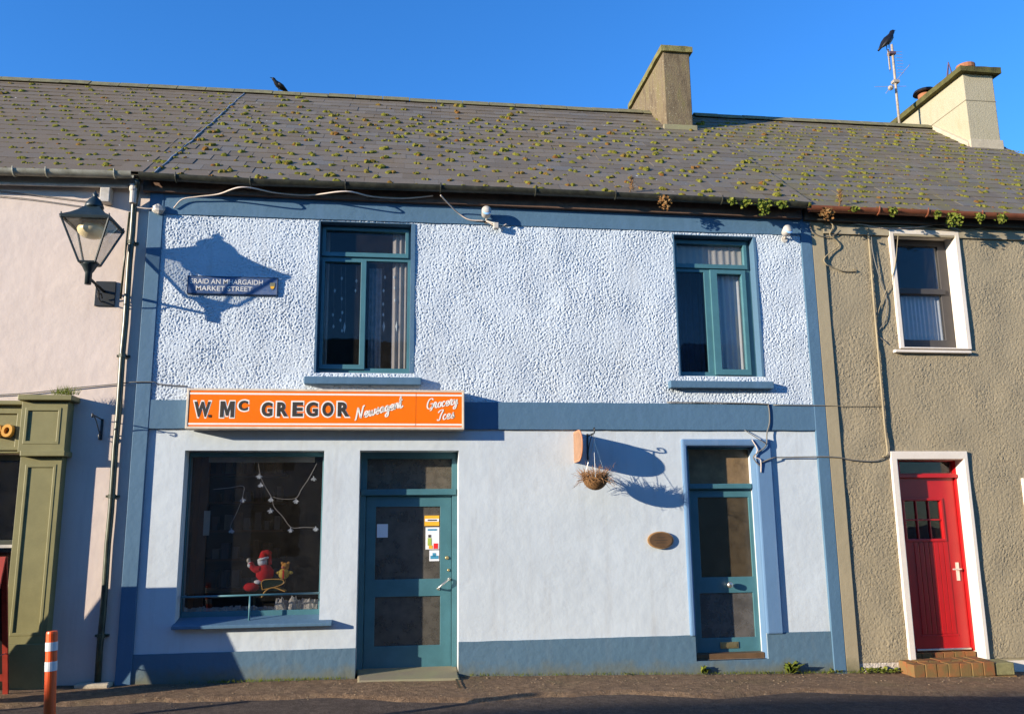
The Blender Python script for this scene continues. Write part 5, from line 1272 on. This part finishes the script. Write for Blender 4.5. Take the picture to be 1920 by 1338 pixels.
stalk(1181, 360, .20, 'dry seed stalk standing above the black gutter'); stalk(1573, 388, .24, 'dry seed stalk standing above the red-brown gutter')
c = P3(121, 739, -.2); m = MB()
for i in range(90):
    a = random.uniform(0, 6.28); b = c+Vector((random.gauss(0, .06), random.uniform(-.03, .05), 0)); t = b+Vector((math.cos(a)*.05, math.sin(a)*.04, random.uniform(.04, .12))); s_ = Vector((.004, 0, 0)); m.add([b-s_, b+s_, t], [(0, 1, 2)])
tag(m.build('grass_tuft', 'leaf', None), 'green grass tuft growing on the green shopfront cornice', 'grass')
# grass and litter along the wall foot
m = MB()
for i in range(900):
    x = random.uniform(-2.2, 6.0) if random.random() < .6 else random.choice((random.uniform(-1.9, -.6), random.uniform(3.6, 6.0)))
    if D1[0]-.05 < x < D1[1]+.05: continue
    y = -.02-abs(random.gauss(0, .035)); z = gz(x, y)+.02; h = random.uniform(.012, .045); s_ = .004
    m.add([(x-s_, y, z), (x+s_, y, z), (x+random.uniform(-.03, .03), y+random.uniform(-.02, .01), z+h)], [(0, 1, 2)])
tag(m.build('wall_foot_grass', 'leaf', None), kind='stuff')
m = MB()
for i in range(520):
    x = random.uniform(-2.5, 7.5); y = -abs(random.gauss(0, .5))-.02; r_ = random.uniform(.003, .010); m.blob((x, y, gz(x, y)+.012), (r_*1.4, r_, r_*.5), i, 6, 4, .3)
tag(m.build('grit', 'grit', None), kind='stuff')
# ================================================================== terrace across the street (behind the viewer; shades the road)
def opposite(x0, x1, i):
    yf, yr, ze, zr_ = -11.4, -14.2, 4.7, 6.92; z0 = -.6
    t = thing('terraced_house', ['cream', 'grey', 'yellow', 'white', 'buff'][i % 5]+' rendered terraced house across the street', 'house', ((x0+x1)/2, yf, z0), 'houses across the street')
    ops = [[x0+1, x0+2, 3.0, 4.2], [x1-2, x1-1, 3.0, 4.2], [x0+1, x0+2.2, .9, 2.4], [x1-2.2, x1-1.2, -.1, 2.2]]
    MB().plate([x0+.01, x1-.01, z0, ze], ops, yf-.4, yf).build('wall', ['cream', 'concrete2', 'white', 'pink'][i % 4], t)
    MB().box(x0+.01, x1-.01, -17.4, -17.0, z0, ze).build('rear_wall', 'concrete', t)
    for a in (x0+.01, x1-.31): MB().prism([(-17, z0), (yf-.41, z0), (yf-.41, ze), (yr, zr_-.15), (-17, ze)], lambda u, v, d: (d, u, v), a, a+.3).build('gable', 'concrete', t, recalc=True)
    MB().prism([(yf+.3, ze-.1), (yr, zr_), (-17.6, ze-.1), (-17.6, ze-.2), (yr, zr_-.12), (yf+.3, ze-.2)], lambda u, v, d: (d, u, v), x0, x1-.004).build('roof', 'slate', t, recalc=True)
    for k, o in enumerate(ops): MB().box(o[0], o[1], yf-.3, yf-.25, o[2], o[3]).build('door' if k == 3 else 'window', 'red' if k == 3 else 'charcoal', t)
    c = MB().box(x1-1.0, x1-.02, yr-.4, yr+.4, zr_-.6, zr_+1.0).build('chimney', 'chimney_b', t) if i else None
for i in range(5): opposite(-28.6+i*8, -20.6+i*8, i)
